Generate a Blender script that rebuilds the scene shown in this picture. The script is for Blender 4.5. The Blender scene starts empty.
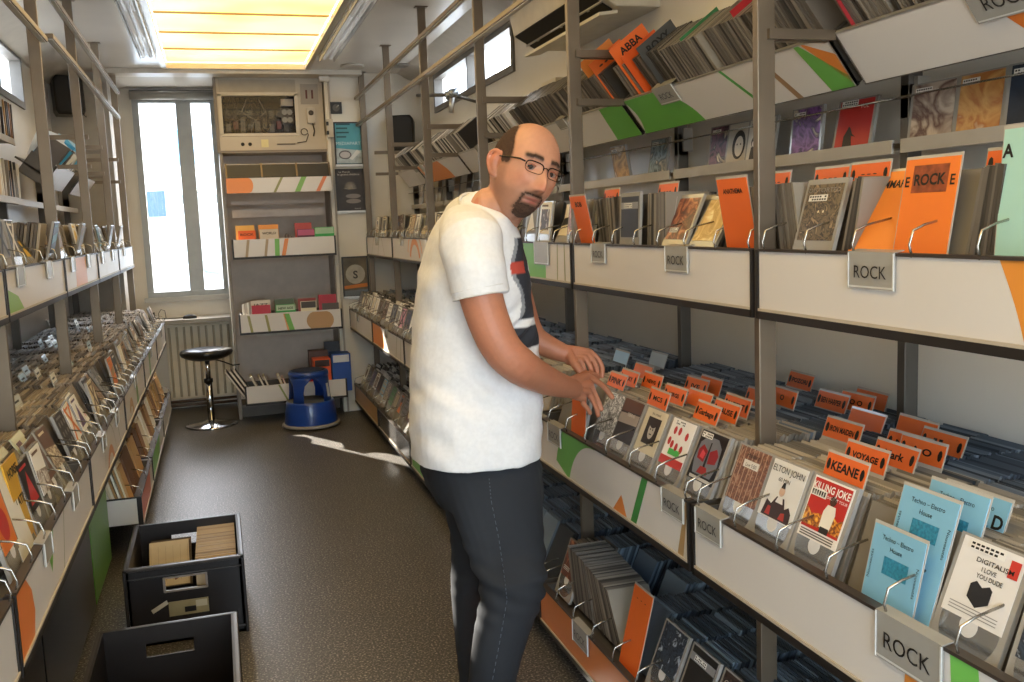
import bpy, math, random
from mathutils import Vector as V, Matrix, noise
R=random.Random(7)
PI=math.pi
rad=math.radians
sc=bpy.context.scene
COL=sc.collection
# ------------------------------------------------------------------ materials
def lin(h):
    if not isinstance(h,str): return tuple(h)+(1,) if len(h)==3 else tuple(h)
    h=h.lstrip('#'); o=[]
    for i in (0,2,4):
        c=int(h[i:i+2],16)/255; o.append(c/12.92 if c<=.04045 else ((c+.055)/1.055)**2.4)
    return tuple(o)+(1,)
MC={}
def mat(col,rough=.5,metal=0,var=.06,scale=12,name=None,bump=0,bscale=60,trans=0,alpha=1,emit=None,estr=0,ior=1.45,coat=0):
    key=(col,rough,metal,var,scale,bump,bscale,trans,alpha,emit,estr,coat)
    if key in MC: return MC[key]
    m=bpy.data.materials.new(name or 'mat_%s'%str(col).strip('#'))
    m.use_nodes=True; nt=m.node_tree; b=nt.nodes['Principled BSDF']
    c=lin(col); b.inputs['Roughness'].default_value=rough; b.inputs['Metallic'].default_value=metal
    b.inputs['IOR'].default_value=ior
    if coat: b.inputs['Coat Weight'].default_value=coat; b.inputs['Coat Roughness'].default_value=.08
    if trans: b.inputs['Transmission Weight'].default_value=trans
    if alpha<1: b.inputs['Alpha'].default_value=alpha
    if emit: b.inputs['Emission Color'].default_value=lin(emit); b.inputs['Emission Strength'].default_value=estr
    if var:
        tc=nt.nodes.new('ShaderNodeTexCoord'); n=nt.nodes.new('ShaderNodeTexNoise'); n.inputs['Scale'].default_value=scale; n.inputs['Detail'].default_value=3
        r=nt.nodes.new('ShaderNodeValToRGB'); nt.links.new(tc.outputs['Object'],n.inputs['Vector']); nt.links.new(n.outputs['Fac'],r.inputs['Fac'])
        r.color_ramp.elements[0].position=.3; r.color_ramp.elements[1].position=.7
        r.color_ramp.elements[0].color=tuple(x*(1-var) for x in c[:3])+(1,); r.color_ramp.elements[1].color=tuple(min(1,x*(1+var)) for x in c[:3])+(1,)
        nt.links.new(r.outputs['Color'],b.inputs['Base Color'])
    else: b.inputs['Base Color'].default_value=c
    if bump:
        tc=nt.nodes.new('ShaderNodeTexCoord'); n=nt.nodes.new('ShaderNodeTexNoise'); n.inputs['Scale'].default_value=bscale; n.inputs['Detail'].default_value=4
        bp=nt.nodes.new('ShaderNodeBump'); bp.inputs['Strength'].default_value=bump; bp.inputs['Distance'].default_value=.01
        nt.links.new(tc.outputs['Object'],n.inputs['Vector']); nt.links.new(n.outputs['Fac'],bp.inputs['Height']); nt.links.new(bp.outputs['Normal'],b.inputs['Normal'])
    MC[key]=m; return m
def rampmat(name,cols,rough=.5,spec=.5,alpha=1):
    """colour differs from one sleeve to the next"""
    m=bpy.data.materials.new(name); m.use_nodes=True; nt=m.node_tree; b=nt.nodes['Principled BSDF']
    oi=nt.nodes.new('ShaderNodeObjectInfo'); g=nt.nodes.new('ShaderNodeNewGeometry'); ad=nt.nodes.new('ShaderNodeMath'); ad.operation='ADD'
    fr=nt.nodes.new('ShaderNodeMath'); fr.operation='FRACT'
    nt.links.new(oi.outputs['Random'],ad.inputs[0]); nt.links.new(g.outputs['Random Per Island'],ad.inputs[1]); nt.links.new(ad.outputs[0],fr.inputs[0])
    r=nt.nodes.new('ShaderNodeValToRGB'); r.color_ramp.interpolation='CONSTANT'
    while len(r.color_ramp.elements)<len(cols): r.color_ramp.elements.new(.5)
    for i,c in enumerate(cols):
        r.color_ramp.elements[i].position=i/len(cols); r.color_ramp.elements[i].color=lin(c)
    nt.links.new(fr.outputs[0],r.inputs['Fac']); nt.links.new(r.outputs['Color'],b.inputs['Base Color'])
    b.inputs['Roughness'].default_value=rough; b.inputs['Specular IOR Level'].default_value=spec
    return m
def artmat(name,cols,scale=30,dist=1.5,rough=.35):
    m=bpy.data.materials.new(name); m.use_nodes=True; nt=m.node_tree; b=nt.nodes['Principled BSDF']
    tc=nt.nodes.new('ShaderNodeTexCoord'); oi=nt.nodes.new('ShaderNodeObjectInfo'); ml=nt.nodes.new('ShaderNodeVectorMath'); ml.operation='ADD'
    cb=nt.nodes.new('ShaderNodeCombineXYZ'); nt.links.new(oi.outputs['Random'],cb.inputs[1])
    nt.links.new(tc.outputs['Object'],ml.inputs[0]); nt.links.new(cb.outputs[0],ml.inputs[1])
    n=nt.nodes.new('ShaderNodeTexNoise'); n.inputs['Scale'].default_value=scale; n.inputs['Detail'].default_value=4; n.inputs['Distortion'].default_value=dist
    r=nt.nodes.new('ShaderNodeValToRGB')
    while len(r.color_ramp.elements)<len(cols): r.color_ramp.elements.new(.5)
    for i,c in enumerate(cols):
        r.color_ramp.elements[i].position=.32+.36*i/(len(cols)-1); r.color_ramp.elements[i].color=lin(c)
    nt.links.new(ml.outputs[0],n.inputs['Vector']); nt.links.new(n.outputs['Fac'],r.inputs['Fac']); nt.links.new(r.outputs['Color'],b.inputs['Base Color'])
    b.inputs['Roughness'].default_value=rough
    return m
# ------------------------------------------------------------------ mesh builder
TXT={}
def textgeo(s,bold=0):
    k=(s,bold)
    if k not in TXT:
        cu=bpy.data.curves.new('t','FONT'); cu.body=s; cu.size=1; cu.resolution_u=3; cu.offset=bold
        o=bpy.data.objects.new('t',cu); COL.objects.link(o)
        dg=bpy.context.evaluated_depsgraph_get(); me=bpy.data.meshes.new_from_object(o.evaluated_get(dg))
        vs=[v.co.copy() for v in me.vertices]; fs=[list(p.vertices) for p in me.polygons]
        bpy.data.objects.remove(o); bpy.data.meshes.remove(me); bpy.data.curves.remove(cu)
        xs=[v.x for v in vs] or [0,1]; ys=[v.y for v in vs] or [0,1]
        TXT[k]=(vs,fs,min(xs),max(xs),min(ys),max(ys))
    return TXT[k]
class MB:
    def __init__(s): s.v=[];s.f=[];s.m=[];s.mats=[];s.sm=[]
    def mi(s,m):
        if m not in s.mats: s.mats.append(m)
        return s.mats.index(m)
    def add(s,vs,fs,m,smooth=False):
        b=len(s.v); s.v+= [tuple(x) for x in vs]; i=s.mi(m)
        for f in fs: s.f.append([b+k for k in f]); s.m.append(i); s.sm.append(smooth)
    def ob(s,o,u,v,w,m):
        o,u,v,w=V(o),V(u),V(v),V(w)
        p=[o,o+u,o+u+v,o+v,o+w,o+u+w,o+u+v+w,o+v+w]
        fs=[(0,3,2,1),(4,5,6,7),(0,1,5,4),(1,2,6,5),(2,3,7,6),(3,0,4,7)]
        if u.cross(v).dot(w)<0: fs=[f[::-1] for f in fs]
        s.add(p,fs,m)
    def box(s,x0,x1,y0,y1,z0,z1,m): s.ob((x0,y0,z0),(x1-x0,0,0),(0,y1-y0,0),(0,0,z1-z0),m)
    def pp(s,o,u,v,pts,m,lift=.0006):
        o,u,v=V(o),V(u).normalized(),V(v).normalized(); n=u.cross(v)
        s.add([o+u*a+v*b+n*lift for a,b in pts],[list(range(len(pts)))],m)
    def prism(s,o,u,v,pts,d,m):
        o,u,v=V(o),V(u),V(v); n=u.cross(v).normalized()*d; k=len(pts)
        p=[o+u*a+v*b for a,b in pts]; q=[x-n for x in p]
        s.add(p+q,[list(range(k)),list(range(2*k-1,k-1,-1))]+[(i,k+i,k+(i+1)%k,(i+1)%k) for i in range(k)],m)
    def disc(s,o,u,v,c,r,m,lift=.0006,n=20,ry=None):
        ry=ry or r
        s.pp(o,u,v,[(c[0]+r*math.cos(2*PI*i/n),c[1]+ry*math.sin(2*PI*i/n)) for i in range(n)],m,lift)
    def text(s,t,o,u,v,size,m,lift=.001,width=None,bold=0,align='C'):
        vs,fs,x0,x1,y0,y1=textgeo(t,bold); o,u,v=V(o),V(u).normalized(),V(v).normalized(); n=u.cross(v)
        k=size; kx=k if width is None else width/max(1e-6,(x1-x0))
        cx=(x0+x1)/2 if align=='C' else x0
        s.add([o+u*((p.x-cx)*kx)+v*((p.y)*k)+n*lift for p in vs],fs,m)
    def tube(s,pts,r,m,n=8,caps=True,smooth=True,closed=False):
        pts=[V(p) for p in pts]; rs=r if isinstance(r,(list,tuple)) else [r]*len(pts); vs=[];fs=[]
        up=None
        for i,p in enumerate(pts):
            a=pts[max(0,i-1)];b=pts[min(len(pts)-1,i+1)]; t=(b-a).normalized()
            if up is None:
                up=V((0,0,1)) if abs(t.z)<.9 else V((1,0,0))
            x=t.cross(up).normalized(); up=x.cross(t).normalized()
            for k in range(n):
                an=2*PI*k/n; vs.append(p+(x*math.cos(an)+up*math.sin(an))*rs[i])
        for i in range(len(pts)-1):
            for k in range(n): fs.append((i*n+k,i*n+(k+1)%n,(i+1)*n+(k+1)%n,(i+1)*n+k))
        if caps: fs.append(tuple(range(n-1,-1,-1))); fs.append(tuple((len(pts)-1)*n+k for k in range(n)))
        s.add(vs,[f[::-1] for f in fs],m,smooth)
    def lathe(s,c,prof,m,n=32,smooth=True,ax=None,sx=1,sy=1):
        c=V(c);vs=[];fs=[]
        for r,z in prof:
            for k in range(n):
                a=2*PI*k/n; vs.append(c+V((r*math.cos(a)*sx,r*math.sin(a)*sy,z)))
        L=len(prof)
        for i in range(L-1):
            for k in range(n): fs.append((i*n+k,i*n+(k+1)%n,(i+1)*n+(k+1)%n,(i+1)*n+k))
        fs.append(tuple(range(n-1,-1,-1))); fs.append(tuple((L-1)*n+k for k in range(n)))
        s.add(vs,fs,m,smooth)
    def rings(s,rings,m,smooth=True):
        n=len(rings[0]);vs=[p for r in rings for p in r];fs=[]
        for i in range(len(rings)-1):
            for k in range(n): fs.append((i*n+k,i*n+(k+1)%n,(i+1)*n+(k+1)%n,(i+1)*n+k))
        fs.append(tuple(range(n-1,-1,-1))); fs.append(tuple((len(rings)-1)*n+k for k in range(n)))
        s.add(vs,fs,m,smooth)
    def mesh(s,name):
        me=bpy.data.meshes.new(name); me.from_pydata(s.v,[],s.f)
        for m in s.mats: me.materials.append(m)
        me.polygons.foreach_set('material_index',s.m); me.polygons.foreach_set('use_smooth',s.sm); me.update()
        return me
    def obj(s,name,parent=None,bevel=0):
        o=bpy.data.objects.new(name,s.mesh(name)); COL.objects.link(o)
        if parent is not None: o.parent=parent
        if bevel:
            b=o.modifiers.new('b','BEVEL'); b.width=bevel; b.segments=2; b.limit_method='ANGLE'
        return o
def empty(name,loc=(0,0,0)):
    o=bpy.data.objects.new(name,None); COL.objects.link(o); o.location=loc; return o
def tag(o,label,cat,group=None,kind=None):
    o['label']=label; o['category']=cat
    if group: o['group']=group
    if kind: o['kind']=kind
    return o
def struct(o): o['kind']='structure'; return o
def copy_tree(o,parent=None):
    c=o.copy(); COL.objects.link(c)
    if parent is not None: c.parent=parent
    for ch in o.children: copy_tree(ch,c)
    return c
# ------------------------------------------------------------------ camera
YAW,PIT,ROL,FPX=.296960379,-.126398955,-.0389225033,950.0
cy,sy,cp,sp,cr,sr=math.cos(YAW),math.sin(YAW),math.cos(PIT),math.sin(PIT),math.cos(ROL),math.sin(ROL)
CF=V((sy*cp,cy*cp,sp)); r0=V((cy,-sy,0)); u0=r0.cross(CF); CR=r0*cr+u0*sr; CU=u0*cr-r0*sr; CO=V((0,0,1.5))
cam=bpy.data.cameras.new('camera'); co=bpy.data.objects.new('camera',cam); COL.objects.link(co)
co.matrix_world=Matrix(((CR.x,CU.x,-CF.x,CO.x),(CR.y,CU.y,-CF.y,CO.y),(CR.z,CU.z,-CF.z,CO.z),(0,0,0,1)))
cam.sensor_width=36; cam.lens=FPX/1024*36; cam.clip_start=.05; sc.camera=co
def proj(p):
    d=V(p)-CO; z=d.dot(CF)
    return (512+FPX*d.dot(CR)/z,341-FPX*d.dot(CU)/z,z) if z>.05 else (9e9,9e9,z)
def inframe(p,m=40):
    x,y,z=proj(p); return z>.05 and -m<x<1024+m and -m<y<682+m
def ray_at_y(px,py,Y):
    d=CR*((px-512)/FPX)-CU*((py-341)/FPX)+CF
    return CO+d*(Y/d.y)
# ------------------------------------------------------------------ common materials
WALL=mat('#d9d2c4',.4,var=.04,scale=3,name='painted_panel')
WALLW=mat('#e2ddd3',.25,var=.03,scale=2,name='white_panel')
CEILM=mat('#e4ded4',.22,var=.05,scale=2,name='ceiling_laminate')
STEEL=mat('#756858',.38,metal=.6,var=.08,scale=8,name='brushed_steel')
STEELD=mat('#5d5852',.45,metal=.4,var=.08,scale=8,name='dark_steel')
CHROME=mat('#d8d8d8',.12,metal=1,var=0,name='chrome')
WIRE=mat('#a8a49c',.25,metal=.9,var=0,name='wire')
BLACK=mat('#1a1816',.4,var=.1,name='black_plastic')
TRIM=mat('#211c19',.45,var=.1,name='black_trim')
FRONT=mat('#d4cfc9',.32,var=.02,scale=4,name='laminate_white')
TRAYI=mat('#4a4641',.5,var=.1,name='tray_inside')
ALU=mat('#b9b6b0',.35,metal=.7,var=.05,name='aluminium')
GREEN='#6aa84a'; ORANGE='#d9823a'; BROWN='#a08a68'; DGREEN='#3f7d3a'
def pm(c): return mat(c,.35,var=.02,scale=4)
SIGN=mat('#9a9892',.25,var=.05,name='sign_plate')
SIGNE=mat('#c8c8c4',.15,var=.0,name='sign_rim')
INK=mat('#151312',.5,var=0,name='ink')
# ------------------------------------------------------------------ the setting
XL,XR,YF,ZC=-1.08,1.68,7.75,2.70
def floor_mat():
    m=bpy.data.materials.new('speckled_vinyl'); m.use_nodes=True; nt=m.node_tree; b=nt.nodes['Principled BSDF']
    tc=nt.nodes.new('ShaderNodeTexCoord'); n=nt.nodes.new('ShaderNodeTexNoise'); n.inputs['Scale'].default_value=130; n.inputs['Detail'].default_value=2
    r=nt.nodes.new('ShaderNodeValToRGB'); e=r.color_ramp.elements; e[0].position=.35; e[0].color=lin('#2f2c28'); e[1].position=.56; e[1].color=lin('#5c5853')
    x=e.new(.68); x.color=lin('#b8b0a4')
    n2=nt.nodes.new('ShaderNodeTexNoise'); n2.inputs['Scale'].default_value=3; n2.inputs['Detail'].default_value=4
    mx=nt.nodes.new('ShaderNodeMix'); mx.data_type='RGBA'; mx.blend_type='MULTIPLY'; mx.inputs[0].default_value=.35
    nt.links.new(tc.outputs['Object'],n.inputs['Vector']); nt.links.new(tc.outputs['Object'],n2.inputs['Vector'])
    nt.links.new(n.outputs['Fac'],r.inputs['Fac']); nt.links.new(r.outputs['Color'],mx.inputs[6]); nt.links.new(n2.outputs['Fac'],mx.inputs[7])
    nt.links.new(mx.outputs[2],b.inputs['Base Color']); b.inputs['Roughness'].default_value=.38
    bp=nt.nodes.new('ShaderNodeBump'); bp.inputs['Strength'].default_value=.25; bp.inputs['Distance'].default_value=.002
    nt.links.new(n.outputs['Fac'],bp.inputs['Height']); nt.links.new(bp.outputs['Normal'],b.inputs['Normal'])
    return m
m=MB(); m.box(XL-.1,XR+.1,-1.6,9.2,-.08,0,floor_mat()); struct(m.obj('floor'))
# skylight opening X -.25...86
SK=(-.25,.75)
m=MB()
m.box(XL-.1,SK[0],-1.6,9.0,ZC,ZC+.06,CEILM); m.box(SK[1],XR+.1,-1.6,9.0,ZC,ZC+.06,CEILM)
m.box(SK[0],SK[1],7.55,9.0,ZC,ZC+.06,CEILM); m.box(SK[0],SK[1],-1.6,-1.0,ZC,ZC+.06,CEILM)
struct(m.obj('ceiling'))
# ceiling light: glowing panels with seams
t=empty('ceiling_light',(.3,5.5,ZC)); tag(t,'long glowing yellow-white light panel with cross seams set in the ceiling','ceiling light')
def glow_mat():
    m=bpy.data.materials.new('backlit_panel'); m.use_nodes=True; nt=m.node_tree; b=nt.nodes['Principled BSDF']
    tc=nt.nodes.new('ShaderNodeTexCoord'); n=nt.nodes.new('ShaderNodeTexNoise'); n.inputs['Scale'].default_value=1.1; n.inputs['Detail'].default_value=2
    r=nt.nodes.new('ShaderNodeValToRGB'); e=r.color_ramp.elements; e[0].position=.36; e[0].color=lin('#ffcc70'); e[1].position=.72; e[1].color=lin('#ffebae')
    nt.links.new(tc.outputs['Object'],n.inputs['Vector']); nt.links.new(n.outputs['Fac'],r.inputs['Fac'])
    nt.links.new(r.outputs['Color'],b.inputs['Emission Color']); nt.links.new(r.outputs['Color'],b.inputs['Base Color'])
    b.inputs['Emission Strength'].default_value=GLOW; return m
GLOW=2.3
gm=glow_mat()
for i in range(15):
    y1=7.5-i*.56; g=MB(); g.box(SK[0]+.01-.3,SK[1]-.01-.3,y1-.548-5.5,y1-5.5,.035,.045,gm); g.box(SK[0]+.01-.3,SK[1]-.01-.3,y1-.56-5.5,y1-.548-5.5,.025,.045,mat('#b09a70',.6)); g.obj('diffuser_panel',t)
g=MB()
for a,b in ((SK[0]-.03,SK[0]+.005),(SK[1]-.005,SK[1]+.03)): g.box(a-.3,b-.3,-6.5,2.03,-.008,.03,ALU)
g.box(SK[0]-.03-.3,SK[1]+.03-.3,2.0,2.04,-.01,.03,mat('#d8cdb8',.4)); g.obj('light_frame',t)
# tube fixtures beside the panel
for (xa,xb,lab) in ((-.40,-.28,'slim white fluorescent fitting along the left edge of the glowing ceiling panel'),(.79,.90,'slim white fluorescent fitting along the right edge of the glowing ceiling panel')):
    t=empty('tube_light',((xa+xb)/2,5.6,ZC)); tag(t,lab,'ceiling light'); c=(xa+xb)/2
    g=MB(); g.box(xa-c,xb-c,-3.2,1.35,-.012,0,mat('#dcdad4',.3)); 
    for q in (-.052,.046): g.box(q,q+.006,-3.2,1.35,-.045,-.01,mat('#cfcfca',.25,metal=.3))
    g.obj('housing',t)
    for q in (-.022,.022):
        for ya,yb in ((-3.1,-1.62),(-1.55,-.1),(-.05,1.3)):
            g=MB(); g.tube([(q,ya,-.028),(q,yb,-.028)],.012,mat('#f2f2ee',.2,emit='#ffffff',estr=.12,var=0),8); g.obj('tube',t)
# walls
m=MB(); w0,w1,wz0,wz1=5.25,7.2,2.36,2.585
m.box(XR,XR+.08,-1.6,7.9,0,wz0,WALLW); m.box(XR,XR+.08,-1.6,7.9,wz1,ZC,WALLW); m.box(XR,XR+.08,-1.6,w0,wz0,wz1,WALLW); m.box(XR,XR+.08,w1,7.9,wz0,wz1,WALLW)
struct(m.obj('wall_right'))
m=MB()
m.box(XL-.08,XL,-1.6,7.9,0,2.33,WALLW); m.box(XL-.08,XL,-1.6,7.9,2.6,ZC,WALLW); m.box(XL-.08,XL,-1.6,5.3,2.33,2.6,WALLW); m.box(XL-.08,XL,6.65,7.9,2.33,2.6,WALLW)
struct(m.obj('wall_left'))
GLASS=mat('#ffffff',.02,trans=1,var=0,name='window_glass')
GLZ=bpy.data.materials.new('clear_glass'); GLZ.use_nodes=True; nt=GLZ.node_tree
for n in list(nt.nodes): nt.nodes.remove(n)
a=nt.nodes.new('ShaderNodeOutputMaterial'); b=nt.nodes.new('ShaderNodeBsdfTransparent'); c=nt.nodes.new('ShaderNodeBsdfGlossy'); d=nt.nodes.new('ShaderNodeMixShader'); d.inputs[0].default_value=.06; c.inputs['Roughness'].default_value=.02
nt.links.new(b.outputs[0],d.inputs[1]); nt.links.new(c.outputs[0],d.inputs[2]); nt.links.new(d.outputs[0],a.inputs[0])
GLZ2=GLZ.copy(); [setattr(n_.inputs[0],'default_value',.012) for n_ in GLZ2.node_tree.nodes if n_.type=='MIX_SHADER']
def sidewin(name,x,y0,y1,z0,z1,s):
    g=MB()
    for a,b,c,d in ((y0-.03,y1+.03,z0-.03,z0+.01),(y0-.03,y1+.03,z1-.01,z1+.03),(y0-.03,y0+.01,z0,z1),(y1-.01,y1+.03,z0,z1),((y0+y1)/2-.012,(y0+y1)/2+.012,z0,z1)):
        g.box(min(x-s*.015,x+s*.05),max(x-s*.015,x+s*.05),a,b,c,d,mat('#6b6660',.4))
    w=struct(g.obj(name)); q=MB(); q.box(x+s*.03,x+s*.036,y0,y1,z0,z1,GLZ); q.obj('pane',w)
sidewin('window_2',XR,w0,w1,wz0,wz1,1); sidewin('window_3',XL,5.3,6.65,2.33,2.6,-1)
# sloped cornice over right and left wall
for x,s,nm in ((XR,1,'trim_1'),(XL,-1,'trim_2')):
    m=MB(); P=[(0,ZC-.01),(-.2,ZC-.001),(-.02,ZC-.09),(0,ZC-.09)]
    m.prism((x,-1.6,0),(s,0,0),(0,0,1),P,.0,mat('#bfb7a9',.4)) if 0 else None
    ring=[[V((x+s*a,y,z)) for a,z in P] for y in (-1.6,7.75)]
    m.rings(ring,mat('#bfb7a9',.35),False); struct(m.obj(nm))
# far end: door wall at 8.6, jambs, panels at 7.75
YD=8.6
m=MB()
m.box(-.75,-.57,YD,YD+.08,0,ZC,WALL); m.box(-.57,.12,YD,YD+.08,0,.96,WALL); m.box(-.57,.12,YD,YD+.08,2.62,ZC,WALL); m.box(.09,.95,YD,YD+.08,0,ZC,WALL)
struct(m.obj('wall_back'))
m=MB(); m.box(XL,-.68,YF,YF+.05,0,ZC,mat('#a59e92',.45)); m.box(-.73,-.68,YF+.05,YD,0,ZC,mat('#8a8379',.45)); struct(m.obj('wall_left_end'))
m=MB(); m.box(.905,XR,YF-.03,YF+.05,0,ZC,WALL); m.box(1.185,1.20,YF-.045,YF-.03,0,ZC,mat('#8d867b',.4)); m.box(.93,.945,YF-.045,YF-.03,0,ZC,mat('#a39a8b',.4)); struct(m.obj('wall_right_end'))
m=MB(); m.box(XL-.1,-.75,-1.7,-1.6,0,ZC,WALLW); m.box(1.35,XR+.1,-1.7,-1.6,0,ZC,WALLW); m.box(-.75,1.35,-1.7,-1.6,2.45,ZC,WALLW); m.box(-.75,1.35,-1.7,-1.6,0,.35,WALLW); struct(m.obj('wall_front'))  # opening added in this unseen end wall to let daylight in
m=MB(); m.box(-.66,1.18,7.56,7.75,ZC-.035,ZC-.001,mat('#c9c1b2',.35)); struct(m.obj('trim_3'))
# rear window with two panes
g=MB(); FR=mat('#9a9e9d',.4,metal=.1)
x0,x1,z0,z1=-.575,.10,.96,2.61
for a,b,c,d in ((x0,x1,z0,z0+.05),(x0,x1,z1-.03,z1),(x0,x0+.05,z0+.051,z1-.031),(x1-.06,x1,z0+.051,z1-.031),(-.235,-.115,z0+.051,z1-.031)): g.box(a,b,YD-.025,YD+.06,c,d,FR)
g.box(x0-.03,x1+.03,YD-.06,YD-.02,z0-.035,z0+.005,mat('#aaa9a3',.4))
w=struct(g.obj('window_1'))
for a,b in ((x0+.05,-.235),(-.115,x1-.06)):
    q=MB(); q.box(a,b,YD+.01,YD+.016,z0+.05,z1-.03,GLZ); q.obj('pane',w)
q=MB(); q.tube([(x0-.01,YD-.06,2.635),(x1+.01,YD-.06,2.635)],.035,mat('#8c8a84',.4),12); q.box(x0-.01,x1+.01,YD-.06,YD-.02,2.62,2.68,mat('#77756f',.4)); q.obj('roller_blind',w)
# outside: pale pavement, grab handle
hm=mat('#6c8a99',.4)
g=MB(); pts=[(.02,8.78,1.87),(-.09,8.78,1.87),(-.13,8.78,1.83),(-.13,8.78,1.2),(-.09,8.78,1.15),(.02,8.78,1.14)]; g.tube(pts,.019,mat('#46606c',.4),10); g.obj('grab_handle',w)
g=MB(); g.box(-6,8,9.2,30,-.9,-.8,mat('#b0b0ac',.8)); struct(g.obj('ground'))
e=empty('far_building',(-1.8,24,-.8)); tag(e,'pale overexposed building with bluish windows seen through the rear window','building')
g=MB(); g.box(-7,9,0,5,0,7,mat('#e4e6e6',.8)); g.obj('wall',e)
for x,z,w_,h_,c in ((-.4,4.3,.8,.4,'#6fa5c2'),(1.35,4.3,.55,.4,'#6fa5c2'),(.05,3.0,.7,.3,'#3f5866'),(1.6,3.1,.5,.1,'#3f5866')):
    g=MB(); g.box(x-w_,x+w_,-.02,0,z-h_,z+h_,mat(c,.3)); g.obj('window',e)
# ------------------------------------------------------------------ back cabinet
CBM=mat('#b8ad9b',.4,var=.04,scale=4,name='cabinet_cream'); CBD=mat('#7b7165',.45,var=.06)
cx0,cx1,cyf,cyb=.08,.925,7.8,8.5
t=empty('switch_cabinet',(0,0,0)); tag(t,'cream cabinet with glazed fuse board and number panel above the far shelves','cabinet')
g=MB()
g.box(cx0,cx0+.03,cyf,cyb,2.10,2.69,CBM); g.box(cx1-.03,cx1,cyf,cyb,2.10,2.69,CBM); g.box(cx0,cx1,cyf,cyb,2.66,2.69,CBM); g.box(cx0,cx1,cyb-.02,cyb,2.1,2.69,CBD)
g.box(cx0,cx1,cyf-.01,cyb,2.10,2.225,CBM); g.box(.69,cx1,cyf,cyb,2.225,2.66,CBM); g.box(cx0+.03,.69,cyf+.005,cyf+.06,2.545,2.66,mat('#a79c8a',.4))
g.box(cx0-.012,cx0+.012,cyf-.012,cyf,2.1,2.69,CBD); g.box(cx1-.012,cx1+.012,cyf-.012,cyf,2.1,2.69,CBD); g.box(cx0,cx1,cyf-.012,cyf,2.672,2.69,CBD)
g.box(cx0,cx1,cyf-.015,cyf,2.105,2.118,CBD)
g.obj('body',t)
g=MB(); DK=mat('#1c1614',.7,var=.2); g.box(cx0+.03,.69,cyf+.13,cyf+.15,2.23,2.545,DK)
for i in range(9):
    xx=.15+.055*i; g.box(xx,xx+.035,cyf+.09,cyf+.13,2.27+.02*(i%2),2.33+.02*(i%3),mat(R.choice(['#57524c','#3b3632','#66605a','#5a261e']),.5))
    g.box(xx,xx+.04,cyf+.10,cyf+.13,2.38,2.44,mat(R.choice(['#37322e','#524d46','#2b2623']),.5))
for xx,zz in ((.60,2.42),(.64,2.42),(.60,2.36),(.64,2.36)): g.disc((xx,cyf+.088,zz),(1,0,0),(0,0,1),(0,0),.022,mat('#8a8a86',.4))
g.box(.575,.67,cyf+.09,cyf+.13,2.33,2.45,mat('#3d3733',.5)); g.box(.575,.67,cyf+.08,cyf+.12,2.47,2.52,mat('#b1aaa0',.5))
g.obj('fuse_board',t)
for i in range(12):
    g=MB(); xa=R.uniform(.15,.5); xb=xa+R.uniform(-.15,.2); g.tube([(xa,cyf+.08,2.52),(xa+R.uniform(-.05,.05),cyf+.06,2.42),(xb,cyf+.07,2.34),(xb+R.uniform(-.03,.03),cyf+.085,2.26)],.0025,mat(R.choice(['#6d655c','#4c443d','#332b27','#857c72']),.5),6); g.obj('cable',t)
g=MB()
for a,b,c,d in ((cx0+.02,.70,2.228,2.248),(cx0+.02,.70,2.535,2.56),(cx0+.02,cx0+.045,2.24,2.55),(.675,.70,2.24,2.55)): g.box(a,b,cyf-.012,cyf+.004,c,d,mat('#c5bcab',.4))
g.box(cx0+.045,.675,cyf-.004,cyf-.001,2.248,2.535,GLZ2); f=g.obj('glazed_door',t)
g=MB(); g.box(.725,.862,cyf-.006,cyf,2.47,2.625,mat('#9a9186',.4)); g.text('11',(.793,cyf-.006,2.515),(1,0,0),(0,0,1),.09,mat('#5a2c28',.5,var=0),bold=.03); g.obj('number_panel',t)
g=MB()
for xx in (.26,.315): g.tube([(xx,cyf-.0125,2.165),(xx,cyf-.009,2.165)],.014,BLACK,14)
g.box(.52,.66,cyf-.022,cyf-.011,2.158,2.166,mat('#5b5148',.5)); g.obj('lock',t)
g=MB(); g.box(.40,.455,cyf-.0125,cyf-.0105,2.14,2.20,mat('#d8cd9b',.7)); g.obj('sticky_note',t)
e=empty('intercom',(.795,cyf,2.38)); tag(e,'small cream intercom with round dial and coiled cord on the cabinet front','intercom')
g=MB(); g.box(-.03,.03,-.03,0,-.06,.06,mat('#b5ab9c',.4)); g.obj('case',e,.004)
g=MB(); g.tube([(0,-.036,.02),(0,-.03,.02)],.02,mat('#4a423c',.4),16); g.obj('dial',e)
g=MB(); g.tube([(-.06+.025*math.cos(a),-.02,-.125+.025*math.sin(a)) for a in [i*.5 for i in range(13)]]+[(-.03,-.02,-.15),(-.05,-.02,-.20),(-.12,-.02,-.21)],.004,mat('#4a423c',.5),6); g.tube([(.01,-.02,-.06),(.02,-.02,-.12),(.01,-.02,-.16)],.006,mat('#4a423c',.5),6); g.obj('cord',e)
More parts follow.
